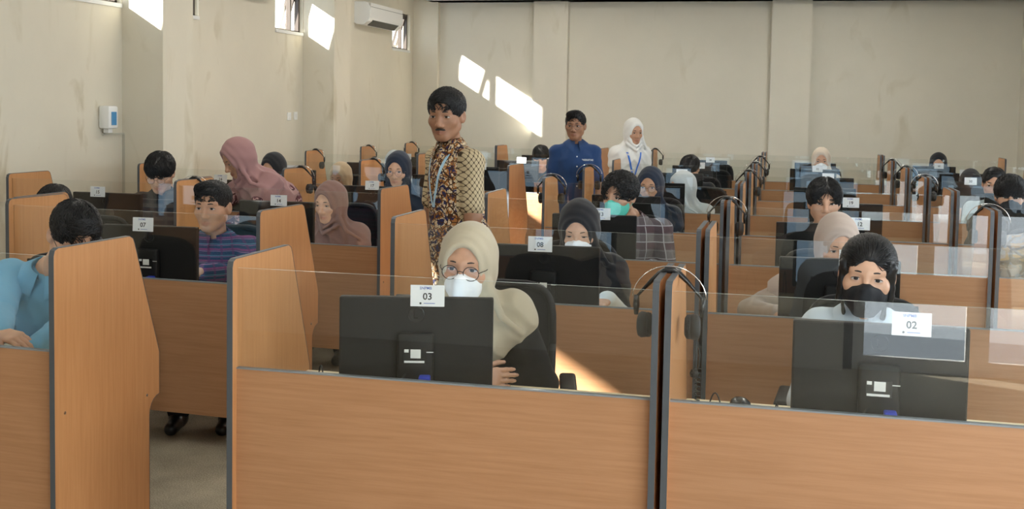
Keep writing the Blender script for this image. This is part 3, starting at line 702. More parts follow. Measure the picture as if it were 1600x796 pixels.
def hand_parts(W, d, n, side, curl=.5, k=1.):
    """list of capsules (a, b, r1, r2): W wrist, d finger direction, n back-of-hand normal, side +1 when the thumb lies along cross(d, n)"""
    d = nrm(d); n = np.asarray(n, float); n = nrm(n-d*(n@d)); s = np.cross(d, n)*side
    palm, fing = [], []
    for i, (o, L, ln) in enumerate(((.030, .088, (.040, .024, .020)), (.010, .092, (.044, .028, .022)), (-.010, .088, (.040, .026, .021)), (-.029, .080, (.031, .020, .018)))):
        kn = W+d*L*k+s*o*k; palm.append((W+s*o*.55*k+d*.005, kn, .016*k, .0125*k))
        p = kn; ang = curl*.35; spread = s*o*1.2
        for j, l in enumerate(ln):
            ang += curl*(.35 if j == 0 else .55); dd = nrm(d*math.cos(ang)-n*math.sin(ang)+spread); q = p+dd*l*k
            fing.append((p, q, (.0098, .0088, .0080)[j]*k, (.0088, .0080, .0066)[j]*k)); p = q
    b = W+d*.022*k+s*.022*k-n*.006; t1 = b+nrm(d*.75+s*.62-n*.25)*.046*k; t2 = t1+nrm(d*.88+s*.30-n*.30)*.033*k; t3 = t2+nrm(d*.95+s*.05-n*.35)*.024*k
    fing += [(b, t1, .0150*k, .0115*k), (t1, t2, .0110*k, .0095*k), (t2, t3, .0095*k, .0075*k)]
    return palm, fing
def hand_sdf(P, palm, fing, W, E):
    d = None
    for a, b, r1, r2 in palm: e = rc(P, a, b, r1, r2); d = e if d is None else smin(d, e, .018)
    for a, b, r1, r2 in fing: d = smin(d, rc(P, a, b, r1, r2), .004)
    wr = W+nrm(E-W)*.07
    return smin(d, rc(P, W, wr, .026, .030), .02)

def ik(S, W, L1, L2, pole):
    v = W-S; D = np.linalg.norm(v); D2 = min(D, (L1+L2)*.995); u = v/D
    a = (L1*L1-L2*L2+D2*D2)/(2*D2); h = math.sqrt(max(L1*L1-a*a, 0)); p = np.asarray(pole, float); p = nrm(p-u*(p@u)); return S+u*a+p*h

SKINS = {}
def skin(name, c):
    if name in SKINS: return SKINS[name]
    m, nt, b = node_mat('skin_'+name)
    at_ = nt.nodes.new('ShaderNodeAttribute'); at_.attribute_name = 'lip'
    tc = nt.nodes.new('ShaderNodeTexCoord'); n = nt.nodes.new('ShaderNodeTexNoise'); n.inputs['Scale'].default_value = 30; nt.links.new(tc.outputs['Object'], n.inputs['Vector'])
    r = ramp(nt, [(.3, tuple(k*.90 for k in c)), (.7, tuple(min(1, k*1.06) for k in c))]); nt.links.new(n.outputs[0], r.inputs[0])
    col = mix_col(nt, math_node(nt, 'MULTIPLY', at_.outputs['Fac'], .75), r.outputs[0], (c[0]*.72, c[1]*.45, c[2]*.45))
    nt.links.new(col, b.inputs['Base Color']); b.inputs['Roughness'].default_value = .48
    b.inputs['Subsurface Weight'].default_value = .08; b.inputs['Subsurface Radius'].default_value = (.012, .005, .003)
    SKINS[name] = m; return m
SK = {'tan': (.42, .225, .135), 'brown': (.33, .165, .095), 'fair': (.56, .33, .22), 'mid': (.47, .26, .165)}
HAIR = mat('black_hair', (.009, .0085, .009), .42, .35)
EYEW = mat('eye_white', (.46, .42, .39), .3); IRIS = mat('dark_iris', (.014, .008, .005), .4, .25); BROW = mat('brow_hair', (.018, .014, .012), .7)
RIM = mat('black_spectacle_rim', (.010, .010, .011), .25); RIM_M = mat('thin_metal_rim', (.10, .08, .07), .3, metal=.6)
def cloth(name, c, rough=.85, sheen=.15, scale=9): return mat(name, c, rough, .2, sheen=sheen, bump=(scale, .25, (1, 1, 1)), vary=(4, .07, (1, 1, 1)))
def weave(name, base, bands):
    """woven check: bands = [(axis, frequency, width, color, amount, phase)]"""
    m, nt, b = node_mat(name); tc = nt.nodes.new('ShaderNodeTexCoord'); sp = nt.nodes.new('ShaderNodeSeparateXYZ'); nt.links.new(tc.outputs['Object'], sp.inputs[0]); col = base
    for ax, fr, wd, cc, am, ph in bands:
        src = sp.outputs[ax] if ax < 3 else math_node(nt, 'ADD', sp.outputs[0], sp.outputs[1])
        t = math_node(nt, 'FRACT', math_node(nt, 'ADD', math_node(nt, 'MULTIPLY', src, fr), ph)); f = math_node(nt, 'MULTIPLY', math_node(nt, 'LESS_THAN', t, wd), am)
        col = mix_col(nt, f, col, cc)
    nt.links.new(col, b.inputs['Base Color']); b.inputs['Roughness'].default_value = .85; b.inputs['Specular IOR Level'].default_value = .2; return m
def batik(name, cols, scale, scale2):
    m, nt, b = node_mat(name); tc = nt.nodes.new('ShaderNodeTexCoord')
    v = nt.nodes.new('ShaderNodeTexVoronoi'); v.inputs['Scale'].default_value = scale; v2 = nt.nodes.new('ShaderNodeTexVoronoi'); v2.feature = 'DISTANCE_TO_EDGE'; v2.inputs['Scale'].default_value = scale2
    n = nt.nodes.new('ShaderNodeTexNoise'); n.inputs['Scale'].default_value = scale*.55; n.inputs['Detail'].default_value = 3; n.inputs['Distortion'].default_value = 2.
    for k in (v, v2, n): nt.links.new(tc.outputs['Object'], k.inputs['Vector'])
    r = ramp(nt, [(0, cols[0]), (.40, cols[1]), (.50, cols[2]), (.60, cols[0])], 'CONSTANT'); nt.links.new(n.outputs[0], r.inputs[0])
    f = math_node(nt, 'LESS_THAN', v2.outputs['Distance'], .07); c1 = mix_col(nt, f, r.outputs[0], cols[3])
    f2 = math_node(nt, 'LESS_THAN', v.outputs['Distance'], .22); c2 = mix_col(nt, math_node(nt, 'MULTIPLY', f2, .8), c1, cols[2])
    nt.links.new(c2, b.inputs['Base Color']); b.inputs['Roughness'].default_value = .8; b.inputs['Specular IOR Level'].default_value = .25; return m
def lattice(name, dark, light, s):
    m, nt, b = node_mat(name); tc = nt.nodes.new('ShaderNodeTexCoord'); sp = nt.nodes.new('ShaderNodeSeparateXYZ'); nt.links.new(tc.outputs['Object'], sp.inputs[0])
    h = math_node(nt, 'ADD', sp.outputs[0], sp.outputs[1]); a = math_node(nt, 'SINE', math_node(nt, 'MULTIPLY', math_node(nt, 'ADD', h, sp.outputs[2]), s)); c = math_node(nt, 'SINE', math_node(nt, 'MULTIPLY', math_node(nt, 'SUBTRACT', h, sp.outputs[2]), s))
    f = math_node(nt, 'GREATER_THAN', math_node(nt, 'ABSOLUTE', math_node(nt, 'MULTIPLY', a, c)), .16)
    nt.links.new(mix_col(nt, f, dark, light), b.inputs['Base Color']); b.inputs['Roughness'].default_value = .8; return m

class Shape:
    """accumulates meshed pieces into one mesh"""
    def __init__(s): s.v = []; s.q = []; s.n = 0; s.i = []
    def add(s, v, q, mi=0): s.v.append(v); s.q.append(q+s.n); s.n += len(v); s.i.append(np.full(len(q), mi)); return s
    def obj(s, name, mats, base, parent=None):
        v = np.concatenate(s.v)-base; q = np.concatenate(s.q)
        return mk(name, v, q, mats, parent, loc=base if parent is None else (0, 0, 0), smooth=True, idx=np.concatenate(s.i))

def person(label, px=None, Y=0., yaw=0., pitch=5., roll=0., head=None, bh=None, lean=.10, male=True, sk='tan', hair=None, hijab=None, hij_under=None, mask=None, glasses=None, shirt=None, sleeve='long', sleeve_mat=None,
           trousers=None, stand=False, wrists=None, hand_dirs=None, poles=None, hk=1.04, collar=False, level=None, seat_z=.40, side=0., seated_hip=None, lanyard=None, badge=False, smoustache=False, chair_label=None, drape=.25, buttons=None, name='person', hands='auto', blink=.12, hem=None, extra=None, sws=1., neck=None, cape_arm=.35, cape=(.035, .150, .155, .115)):
    H = np.asarray(head if head is not None else at(px[0], px[1], Y), float)
    bh = yaw*.4 if bh is None else bh
    lv = level if level is not None else (0 if H[1] < 6.2 else 1 if H[1] < 9 else 2)
    hh, hc_, hb_ = (.0034, .0050, .0070)[lv], (.0065, .009, .013)[lv], (.014, .018, .024)[lv]
    F = Frame(H, yaw, pitch, roll, hk); B = Frame((0, 0, 0), bh); L_, Fw = B.A[:, 0], B.A[:, 1]
    jaw = F.w(0, -.030, -.075)
    N = jaw+V3(0, 0, -.088)-Fw*.02*(1+lean*2)+(0 if neck is None else np.asarray(neck, float))
    sw = (.168 if male else .147)*sws
    if stand: hipz = .92
    else: hipz = seat_z+.10
    hip = np.array([N[0], N[1], hipz])-Fw*lean*(1.0 if not stand else 1.0)-L_*side
    if seated_hip is not None: hip = np.asarray(seated_hip, float)
    up = nrm(N-hip); fw = nrm(Fw-up*(Fw@up)); lf = np.cross(fw, up); lf = lf if lf@L_ > 0 else -lf
    TA = np.stack([lf, fw, up], -1); tl = np.linalg.norm(N-hip)
    def T(*q): return hip+TA@np.array(q, float)
    S = {s: T(s*sw, -.005, tl-(.080 if stand else .066)) for s in (-1, 1)}
    deskz = H_DESK+.038
    Wr, El = {}, {}
    for s in (-1, 1):
        if wrists and wrists.get(s) is not None: Wr[s] = np.asarray(wrists[s], float)
        elif stand: Wr[s] = S[s]+V3(0, 0, -.50)+Fw*.06+L_*s*.05
        else: w_ = S[s]+Fw*.34-L_*s*.05; ry = max([y_ for y_ in ROWY if y_ < H[1]-.3] or [0])+.50; Wr[s] = V3(w_[0], max(w_[1], ry), deskz)
        pole = (poles or {}).get(s); pole = pole if pole is not None else (-Fw*.6+L_*s*.5+V3(0, 0, -1) if not stand else -Fw+L_*s*.4)
        L1 = .27; L2 = .235; El[s] = ik(S[s], Wr[s], L1, L2, pole)
        v = Wr[s]-El[s]
        if np.linalg.norm(v) > L2*1.02: Wr[s] = El[s]+nrm(v)*L2
    fem = 0 if male else 1
    def torso(P, off):
        q = (P-hip)@TA
        d = ell(q, (0, .005, tl*.62), (sw*.95+off, .112+off, tl*.40+off)); d = smin(d, ell(q, (0, .012, tl*.30), (.150+off, .115+off, tl*.45+off)), .05)
        d = smin(d, ell(q, (0, 0, .0), (.168+off, .125+off, .13+off)), .05)
        x = np.abs(q[:, 0]); d = smin(d, rc(np.stack([x, q[:, 1], q[:, 2]], -1), (.040, -.012, tl-.042), (sw-.005, -.005, tl-.070), .046+off*.5, .055+off*.8), .035)
        return d
    def arm(P, s, off, end=1.):
        W_ = El[s]+(Wr[s]-El[s])*end
        return smin(rc(P, S[s], El[s], .052+off, .043+off), rc(P, El[s], W_, .043+off, .030+off), .02)
    # -------- skin
    sh = Shape(); neck_top = F.w(0, -.022, -.055)
    def f_head(P):
        d = head_sdf(F.to(P), male)*F.k; return smin(d, rc(P, neck_top, N+V3(0, 0, -.02), .050 if male else .045, .056 if male else .050), .02)
    r = .16*hk
    v, q = meshify(f_head, H-V3(r, r, r+.06), H+V3(r, r, r), hh); sh.add(v, q)
    legs = {}
    for s in (-1, 1):
        if stand: hj = T(s*.09, 0, -.04); kn = V3(hj[0], hj[1], .48)+Fw*.02; an = V3(kn[0], kn[1], .09)-Fw*.03+L_*s*.02
        else: hj = T(s*.095, 0, -.01); hj[2] = hipz; kn = hj+Fw*.38+L_*s*.03; kn[2] = .48; an = kn+Fw*.03; an[2] = .09
        legs[s] = (hj, kn, an)
    def f_body(P):
        d = torso(P, 0)
        d = smin(d, rc(P, N+V3(0, 0, .02), N-up*.06, .05, .06), .03)
        for s in (-1, 1):
            d = smin(d, arm(P, s, 0), .03); hj, kn, an = legs[s]; d = smin(d, smin(rc(P, hj, kn, .080, .055), rc(P, kn, an, .052, .036), .02), .03)
        return d
    allp = np.array([S[-1], S[1], El[-1], El[1], Wr[-1], Wr[1], hip, N]+[k for s in legs for k in legs[s]])
    lo, hi = allp.min(0)-.20, allp.max(0)+.20; lo[2] = max(lo[2], .02)
    if sleeve == 'short':
        for s in (-1, 1):
            aa = np.array([El[s], Wr[s], S[s]]); v, q = meshify(lambda P: arm(P, s, 0), aa.min(0)-.09, aa.max(0)+.09, max(hh*1.6, .006)); sh.add(v, q)
    v, q = meshify(f_body, lo, hi, hb_*1.25); sh.add(v, q)
    for s in (-1, 1):
        hd = (hand_dirs or {}).get(s)
        if hd is None:
            dd = nrm(Wr[s]-El[s]); 
            if not stand: dd = nrm(V3(dd[0], dd[1], -.08)); nn = V3(0, 0, 1)
            else: dd = nrm(dd+V3(0, 0, -.6)); nn = L_*s
            cu = .45 if not stand else .6
        else: dd, nn, cu = hd[:3]
        palm, fing = hand_parts(Wr[s], dd, nn, 1, cu, .95 if male else .88)
        # the thumb points to the body's midline
        mid = np.cross(nrm(dd), nrm(np.asarray(nn, float)-nrm(dd)*(np.asarray(nn, float)@nrm(dd)))); want = (L_*-s) if not stand else Fw
        if hd is not None and len(hd) > 3: want = hd[3]
        if mid@want < 0: palm, fing = hand_parts(Wr[s], dd, nn, -1, cu, .95 if male else .88)
        pp = np.array([a for c_ in palm+fing for a in c_[:2]]+[Wr[s]+nrm(El[s]-Wr[s])*.07])
        v, q = meshify(lambda P: hand_sdf(P, palm, fing, Wr[s], El[s]), pp.min(0)-.04, pp.max(0)+.04, (.0030, .0045, .0065)[lv] if hd is None else .0028); sh.add(v, q)
    base = np.array([hip[0], hip[1], 0.])
    skm = skin(sk, SK[sk]); root = sh.obj(name, [skm], base)
    hv = F.to(np.concatenate(sh.v)); lip = np.exp(-((hv[:, 0]/.026)**2)**2-((hv[:, 2]+.0712)/.0105)**2)*(hv[:, 1] > .07)
    a_ = root.data.attributes.new('lip', 'FLOAT', 'POINT'); a_.data.foreach_set('value', lip.astype(np.float32))
    tag(root, label, 'person')
    child = lambda g_, nm, ms, sm=True: g_.obj(nm, ms, root, smooth=sm)
    rel = lambda P: [tuple(k) for k in (np.asarray(P)-base)]
    # -------- eyes and brows
    for s in (-1, 1):
        vv, ff, ii = [], [], []; nu, nv = (14, 7) if lv == 0 else (10, 5); R_ = .0155
        open_ = .0056*(1-blink)
        for i in range(nu+1):
            u_ = -1+2*i/nu; xx = .0155*u_
            for j in range(nv+1):
                w_ = -1+2*j/nv; tall = (1-u_*u_)**.65; zz = w_*open_*tall+.0012*(1-u_*u_)-.0004*u_*s
                vv.append((s*.0325+xx, .0695+math.sqrt(max(.0172**2-(xx*1.0)**2-zz*zz, 1e-6))*.84+.0002, -.001+zz))
        for i in range(nu):
            for j in range(nv):
                a0 = i*(nv+1)+j; ff.append([a0, a0+nv+1, a0+nv+2, a0+1]); cx_ = -1+2*(i+.5)/nu; cz = (-1+2*(j+.5)/nv)*open_*(1-cx_*cx_)**.65
                ii.append(1 if (cx_*.0155)**2+(cz-.0008)**2 < .0066**2 else 0)
        e = mk('eye', np.array(F.wa(vv))-base, ff, [EYEW, IRIS], root, idx=ii, smooth=True)
        g_ = G(); g_.tube(rel(F.wa([(s*.0325+.0162*t, .0695+math.sqrt(max(.0172**2-(.0155*t)**2, 1e-6))*.84+.0006, -.001+open_*(1-t*t)**.65+.0012*(1-t*t)) for t in np.linspace(-1, 1, 9)])), [.0005*hk]+[.0013*hk]*7+[.0005*hk], 5); child(g_, 'eyelash', BROW)
        g_ = G(); bt = [(s*(.014+.038*t), .0885-.020*t*t-.002*t, .0225+.0040*math.sin(t*2.8)-.0050*t) for t in np.linspace(0, 1, 8)]
        wd = .0036 if male else .0029
        g_.tube(rel(F.wa(bt)), [wd*.7*hk, wd*hk, wd*hk, wd*hk, wd*.9*hk, wd*.8*hk, wd*.6*hk, wd*.3*hk], 6); child(g_, 'eyebrow', BROW)
    if smoustache:
        g_ = G(); g_.tube(rel(F.wa([(.026*t, .0945-.016*t*t, -.0565-.006*t*t) for t in np.linspace(-1, 1, 9)])), [.001]+[.0045*hk]*7+[.001], 6); child(g_, 'moustache', BROW)
    # -------- hair / headscarf
    seed = (H[0]*7+H[1]*3) % 6
    if hair:
        rr = .16*hk; v, q = meshify(lambda P: hair_sdf(F.to(P), hair, seed)*F.k, H-V3(rr, rr, rr+(.10 if hair == 'tied' else 0)), H+V3(rr, rr, rr+.01), hh*1.1)
        hs_ = Shape().add(v, q); v2, q2 = strands(hair, seed, (2600, 1100, 400)[lv], {'bangs': 1.2, 'tied': 1.2, 'curtain': .8, 'curly': .7}.get(hair, 1.)); hs_.add(F.wa(v2), q2).obj('hair', [HAIR], base, root)
    Cn = N+fw*.035-up*.03
    def f_hij(P):
        q = F.to(P); x = np.abs(q[:, 0]); Q = np.stack([x, q[:, 1], q[:, 2]], -1)
        d = ell(Q, (0, -.014, .020), (.093, .114, .114))*F.k
        d = smin(d, rc(P, F.w(0, -.012, -.045), N+fw*.012+up*.0, .082*hk, .092), .05)
        t = (P-hip)@TA
        bot = ell(t, (0, .012, tl-cape[3]), (sw+cape[0], cape[1], cape[2]))
        bot = smin(bot, torso(P, .038), .02)
        for s in (-1, 1): bot = smin(bot, rc(P, S[s], S[s]+(El[s]-S[s])*cape_arm, .082, .084), .03)
        d = smin(d, bot, .05)
        low = sstep(-q[:, 2], .045, .17)
        ang = np.arctan2(q[:, 0], q[:, 1]+.03)
        d = d+low*(.011*(np.abs(np.sin(ang*4.5+q[:, 2]*9+seed+.4*wob(P, 12, seed)))-.5)+.009*(np.abs(np.sin(q[:, 2]*34+np.abs(q[:, 0]+.02)*34+seed*2))-.5)+.002*wob(P, 16, seed))
        d = d+(1-low)*(.0014*np.sin(q[:, 2]*70-q[:, 1]*55+x*20+seed)+.001*wob(q, 45, seed))
        for a_, b_, c_, r_ in (((-.075, .045, -.070), (.0, .088, -.128), (.075, .045, -.085), .013), ((-.085, .030, -.105), (.0, .100, -.165), (.090, .035, -.115), .014), ((.078, .040, -.050), (.125, .045, -.150), (.185, -.01, -.215), .015)):
            d = smin(d, np.minimum(rc(q, a_, b_, r_, r_), rc(q, b_, c_, r_, r_*.7))*F.k+.003, .026)
        d = smax(d, (tl-.115-drape*.7-t[:, 2])+.014*np.sin(t[:, 0]*14+seed)-.30*np.maximum(t[:, 1], 0), .006)
        op = ell(q, (0, .128, -.012), (.0655, .092, .098))*F.k
        d = d+.0050*np.sin(op*150+ang*1.5+seed)*np.exp(-np.maximum(op, 0)/.045)*sstep(op, .004, .02)
        return smax(d, -op, .007)
    if hijab is not None:
        lo2 = np.minimum(H-.2, T(0, 0, tl)-.30); hi2 = np.maximum(H+.17, T(0, 0, tl)+.27); lo2[2] = N[2]-.36
        v, q = meshify(f_hij, lo2, hi2, hc_*.9); Shape().add(v, q).obj('headscarf', [hijab], base, root)
        if hij_under is not None:
            v, q = meshify(lambda P: smax(smax(ell(F.to(P), (0, -.010, .026), (.083, .106, .098)), -ell(F.to(P), (0, .135, -.028), (.075, .087, .094)), .005), -(F.to(P)[:, 2]-.0), .01)*F.k, H-.15, H+.16, hh*1.3); Shape().add(v, q).obj('underscarf', [hij_under], base, root)
    # -------- face mask
    if mask is not None:
        v, q = meshify(lambda P: mask_sdf(F.to(P))*F.k, H-.16, H+.14, hh*.95); Shape().add(v, q).obj('face_mask', [mask], base, root)
        if hijab is None:
            for s in (-1, 1):
                g_ = G(); g_.tube(rel(F.wa([(s*.066, .045, -.030), (s*.078, .012, -.005), (s*.086, -.018, .012), (s*.086, -.026, -.015), (s*.079, .0, -.045), (s*.066, .035, -.075)])), .0014, 5); child(g_, 'ear_loop', mask)
    if glasses is not None:
        g_ = G(); gr = .0245
        for s in (-1, 1):
            g_.tube(rel(F.wa([(s*.0335+gr*math.cos(a), .1065-.004*abs(math.cos(a)), -.006+gr*.90*math.sin(a)) for a in np.linspace(0, 2*math.pi, 21)])), .0013*hk if glasses is RIM else .0011*hk, 5)
            g_.tube(rel(F.wa([(s*.058, .1025, -.002), (s*.073, .070, .0), (s*.0815, .0, .002), (s*.080, -.02, -.008)])), .0013*hk, 5)
        g_.tube(rel(F.wa([(-.0095, .107, -.002), (0, .110, .001), (.0095, .107, -.002)])), .0013*hk, 5)
        go = child(g_, 'spectacles', glasses)
        for s in (-1, 1): mk('lens', np.array(F.wa([(s*.0335+gr*.96*math.cos(a), .1055-.004*abs(math.cos(a)), -.006+gr*.86*math.sin(a)) for a in np.linspace(0, 2*math.pi, 17)[:-1]]))-base, [list(range(16))], LENS, go)
    # -------- clothes
    sm = shirt or MATS['black_top']
    hemz = (hem if hem is not None else (.70 if stand else hipz-.06))
    end = {'long': .96, 'short': 1.}[sleeve]
    def wr_(P): return .0075*(np.abs(wob(P*np.array([1, 1, 1.5]), 17, seed))-.3)+.0042*(np.abs(wob(P*np.array([1, 1, .7]), 36, seed+1))-.3)
    def f_shirt(P):
        d = torso(P, .014)
        if stand: d = smin(d, rc(P, T(0, 0, .02), V3(hip[0], hip[1], hemz-.05), .165, .18)*1.0, .06); d = smax(d, hemz-P[:, 2], .01)
        if sleeve == 'long':
            for s in (-1, 1): d = smin(d, arm(P, s, .012, end), .025)
        else:
            for s in (-1, 1): d = smin(d, rc(P, S[s], S[s]+(El[s]-S[s])*.80, .058, .063), .03)
        d = d+wr_(P)
        if collar:
            vneck = rc(P, N+fw*.075+up*.03, N+fw*.105-up*.035, .024, .006); d = smax(d, -vneck, .006)
        else: d = smax(d, -rc(P, N+up*.08, N+up*.0+fw*.02, .072, .060), .01)
        return d
    lo3, hi3 = lo.copy(), hi.copy(); lo3[2] = max(.3, hemz-.15); pts = np.array([S[-1], S[1], El[-1], El[1], Wr[-1], Wr[1], hip, N]); lo3[:2] = pts.min(0)[:2]-.22; hi3[:2] = pts.max(0)[:2]+.22; hi3[2] = N[2]+.14
    v, q = meshify(f_shirt, lo3, hi3, hc_); so = Shape()
    if sleeve_mat is not None:
        fc = v[q].mean(1); ds = np.minimum(*[rc(fc, S[s], S[s]+(El[s]-S[s])*.9, .085, .085) for s in (-1, 1)]); ins_ = np.abs(((fc-hip)@TA)[:, 0]) > sw-.03
        so.add(v, q); so.i = [np.where((ds < 0) & ins_, 1, 0)]; so.obj('shirt', [sm, sleeve_mat], base, root)
    else: so.add(v, q).obj('shirt', [sm], base, root)
    if collar:
        vv, ff = [], []; K = 25
        for k in range(K):
            ph = rad(13+334*k/(K-1)); w_ = ((1+math.cos(ph))/2)**4; rd = lf*math.sin(ph)*1.0+fw*math.cos(ph)
            for r_, h_ in ((.064, -.012), (.063, .042-.016*w_), (.066, .045-.016*w_), (.084+.030*w_, .004-.068*w_), (.080+.028*w_, .002-.066*w_)): vv.append(N+up*h_+fw*(.004+.28*h_)+rd*r_*(1 if male else .92))
        for k in range(K-1): ff += [[5*k+j, 5*k+j+1, 5*k+j+6, 5*k+j+5] for j in range(4)]
        for i_ in range(len(vv)):
            if i_ % 5 > 2:
                for _ in range(3):
                    dd_ = float(f_shirt(vv[i_][None])[0])
                    if dd_ < .006: vv[i_] = vv[i_]+nrm(nrm(vv[i_]-N)+up*.5)*(.0065-dd_)
        mk('collar', np.array(vv)-base, ff, collar if collar is not True else sm, root, smooth=True)
    tm = trousers or MATS['dark_trousers']
    def f_leg(P):
        d = ell(((P-hip)@TA), (0, 0, -.02), (.172, .135, .13))
        for s in (-1, 1): hj, kn, an = legs[s]; d = smin(d, smin(rc(P, hj, kn, .094, .070), rc(P, kn, an, .068, .058), .03), .03)
        return d+.006*wob(P, 14, seed)
    ll = np.array([k for s in legs for k in legs[s]]+[hip]); v, q = meshify(f_leg, ll.min(0)-.17, ll.max(0)+V3(.17, .17, .14), .022 if lv else .016); Shape().add(v, q).obj('trousers', [tm], base, root)
    for s in (-1, 1):
        an = legs[s][2]; g_ = Shape()
        v, q = meshify(lambda P: smax(smin(rc(P, an+Fw*-.02+V3(0, 0, -.045), an+Fw*.15+V3(0, 0, -.055), .042, .034), rc(P, an, an+V3(0, 0, -.03), .045, .045), .03), .004-P[:, 2], .004), an-.26, an+.26, .013); g_.add(v, q).obj('shoe', [MATS['black_shoe']], base, root)
    # -------- things on the chest
    def front(x, z, off=.003):
        p0 = T(x, .42, z); dr = -fw; t = 0.; fn = (lambda P: np.minimum(f_shirt(P), f_hij(P))) if hijab is not None else f_shirt
        for _ in range(40):
            d = float(fn((p0+dr*t)[None])[0])
            if d < .0015: break
            t += d*.8
        return p0+dr*(t-off)
    if lanyard is not None:
        vv, ff = [], []
        for s in (-1, 1):
            b0 = len(vv); zs = np.linspace(tl-.03, tl-.30, 9)
            for k, z in enumerate(zs):
                t = k/8; xx = s*(.072*(1-t)+.004); w_ = .009
                vv += [front(xx-w_, z, .004), front(xx+w_, z, .004)]
            ff += [[b0+2*k, b0+2*k+1, b0+2*k+3, b0+2*k+2] for k in range(8)]
        lo_ = mk('lanyard', np.array(vv)-base, ff, lanyard, root); lo_['label'] = 'neck lanyard'
        if badge:
            c0 = front(.0, tl-.34, .012); g_ = G(); cs = [c0+lf*a*.028+up*b_*.042+fw*c_*.002 for c_ in (-1, 1) for a, b_ in ((-1, -1), (1, -1), (1, 1), (-1, 1))]
            g_.add(rel(cs), [(0, 1, 2, 3), (7, 6, 5, 4), (0, 4, 5, 1), (1, 5, 6, 2), (2, 6, 7, 3), (3, 7, 4, 0)]); child(g_, 'badge', PAPER, False)
    if buttons is not None:
        for k in range(4):
            c0 = front(.0, tl-.10-.085*k, .001); g_ = G(); g_.tube([tuple(c0-base), tuple(c0+fw*.004-base)], .006, 8); child(g_, 'button', buttons, False)
    if extra: extra(dict(front=front, T=T, tl=tl, base=base, root=root, child=child, rel=rel, F=F, fw=fw, up=up, lf=lf, N=N, hip=hip, S=S, El=El, Wr=Wr, L=L_, Fw=Fw))
    if chair_label: chair(hip[0]-Fw[0]*.03, hip[1]-Fw[1]*.03, bh, chair_label)
    return root

# ---------------------------------------------------------------- the people
mat('black_top', (.010, .010, .011), .85, .15, sheen=.04, bump=(14, .3, (1, 1, 1)))
mat('dark_trousers', (.020, .021, .026), .85, .2); mat('black_shoe', (.012, .012, .013), .35)
MASKW = cloth('white_mask', (.78, .80, .82), .7, 0, 40); MASKB = cloth('black_mask', (.016, .017, .020), .6, 0, 40); MASKG = cloth('green_mask', (.10, .52, .42), .6, 0, 40)
hj_khaki = cloth('khaki_scarf', (.44, .385, .285)); hj_black = cloth('black_scarf', (.018, .018, .021)); hj_rose = cloth('dusty_rose_scarf', (.33, .180, .175)); hj_mauve = cloth('mauve_scarf', (.215, .125, .105))
hj_sand = cloth('sand_scarf', (.48, .36, .235)); hj_navy = cloth('navy_scarf', (.020, .027, .045)); hj_white = cloth('white_scarf', (.68, .68, .66)); hj_grey = cloth('pale_grey_scarf', (.42, .45, .46)); hj_taupe = cloth('taupe_scarf', (.40, .325, .28)); hj_beige = cloth('beige_scarf', (.52, .45, .37))
s_blue = cloth('light_blue_shirt', (.14, .36, .54)); s_navy = cloth('royal_navy_shirt', (.020, .052, .145)); s_brown = cloth('brown_blouse', (.20, .105, .070)); s_teal = cloth('dark_teal_top', (.018, .075, .090)); s_cream = cloth('cream_blouse', (.56, .51, .43)); s_grey = cloth('grey_top', (.22, .22, .22)); s_greyblue = cloth('grey_blue_blouse', (.30, .36, .38)); s_black2 = cloth('charcoal_top', (.025, .026, .030)); s_taupe = cloth('taupe_cardigan', (.30, .24, .20)); s_pale = cloth('pale_blue_collar_top', (.55, .64, .72)); s_white = cloth('white_top', (.62, .66, .66))
plaid_p = weave('navy_purple_check', (.020, .045, .105), [(2, 17, .16, (.17, .045, .14), .9, 0), (2, 34, .10, (.30, .16, .30), .7, .2), (3, 12, .20, (.10, .025, .10), .6, 0), (2, 17, .08, (.10, .22, .30), .7, .5)])
plaid_d = weave('dark_check', (.030, .030, .034), [(2, 11, .3, (.075, .065, .060), .8, 0), (3, 9, .3, (.07, .06, .055), .7, 0), (2, 11, .05, (.16, .14, .13), .7, .4)])
plaid_g = weave('grey_maroon_check', (.175, .155, .165), [(2, 10, .42, (.09, .045, .055), .75, 0), (3, 8, .42, (.075, .055, .065), .65, 0), (2, 10, .06, (.45, .44, .46), .8, .6), (3, 8, .06, (.45, .44, .46), .8, .6), (2, 20, .05, (.3, .3, .32), .6, .2)])
BATIK = batik('navy_brown_batik', [(.022, .024, .085), (.33, .135, .035), (.62, .50, .34), (.05, .022, .012)], 26, 34); BATIK_S = lattice('batik_diamond_sleeve', (.07, .045, .022), (.50, .40, .25), 95)
BATIK_R = batik('maroon_floral', [(.085, .018, .032), (.11, .02, .035), (.42, .26, .25), (.06, .012, .02)], 22, 14); FLORAL = batik('pale_floral', [(.34, .31, .29), (.42, .30, .17), (.26, .28, .31), (.20, .17, .15)], 9, 12)
LAN_B = mat('pale_blue_lanyard', (.40, .60, .75), .5); LAN_D = mat('blue_lanyard', (.03, .16, .62), .5); BTN = mat('button_white', (.75, .78, .8), .3)
R = ROWY
CHW = {NUM[c, r]: 'black mesh office chair under the person in the %s row %s' % (ORD[r], COLN[c]) for c, r in NUM}
class _C:
    def __mod__(s, n): return CHW[n]
CHAIR = _C()

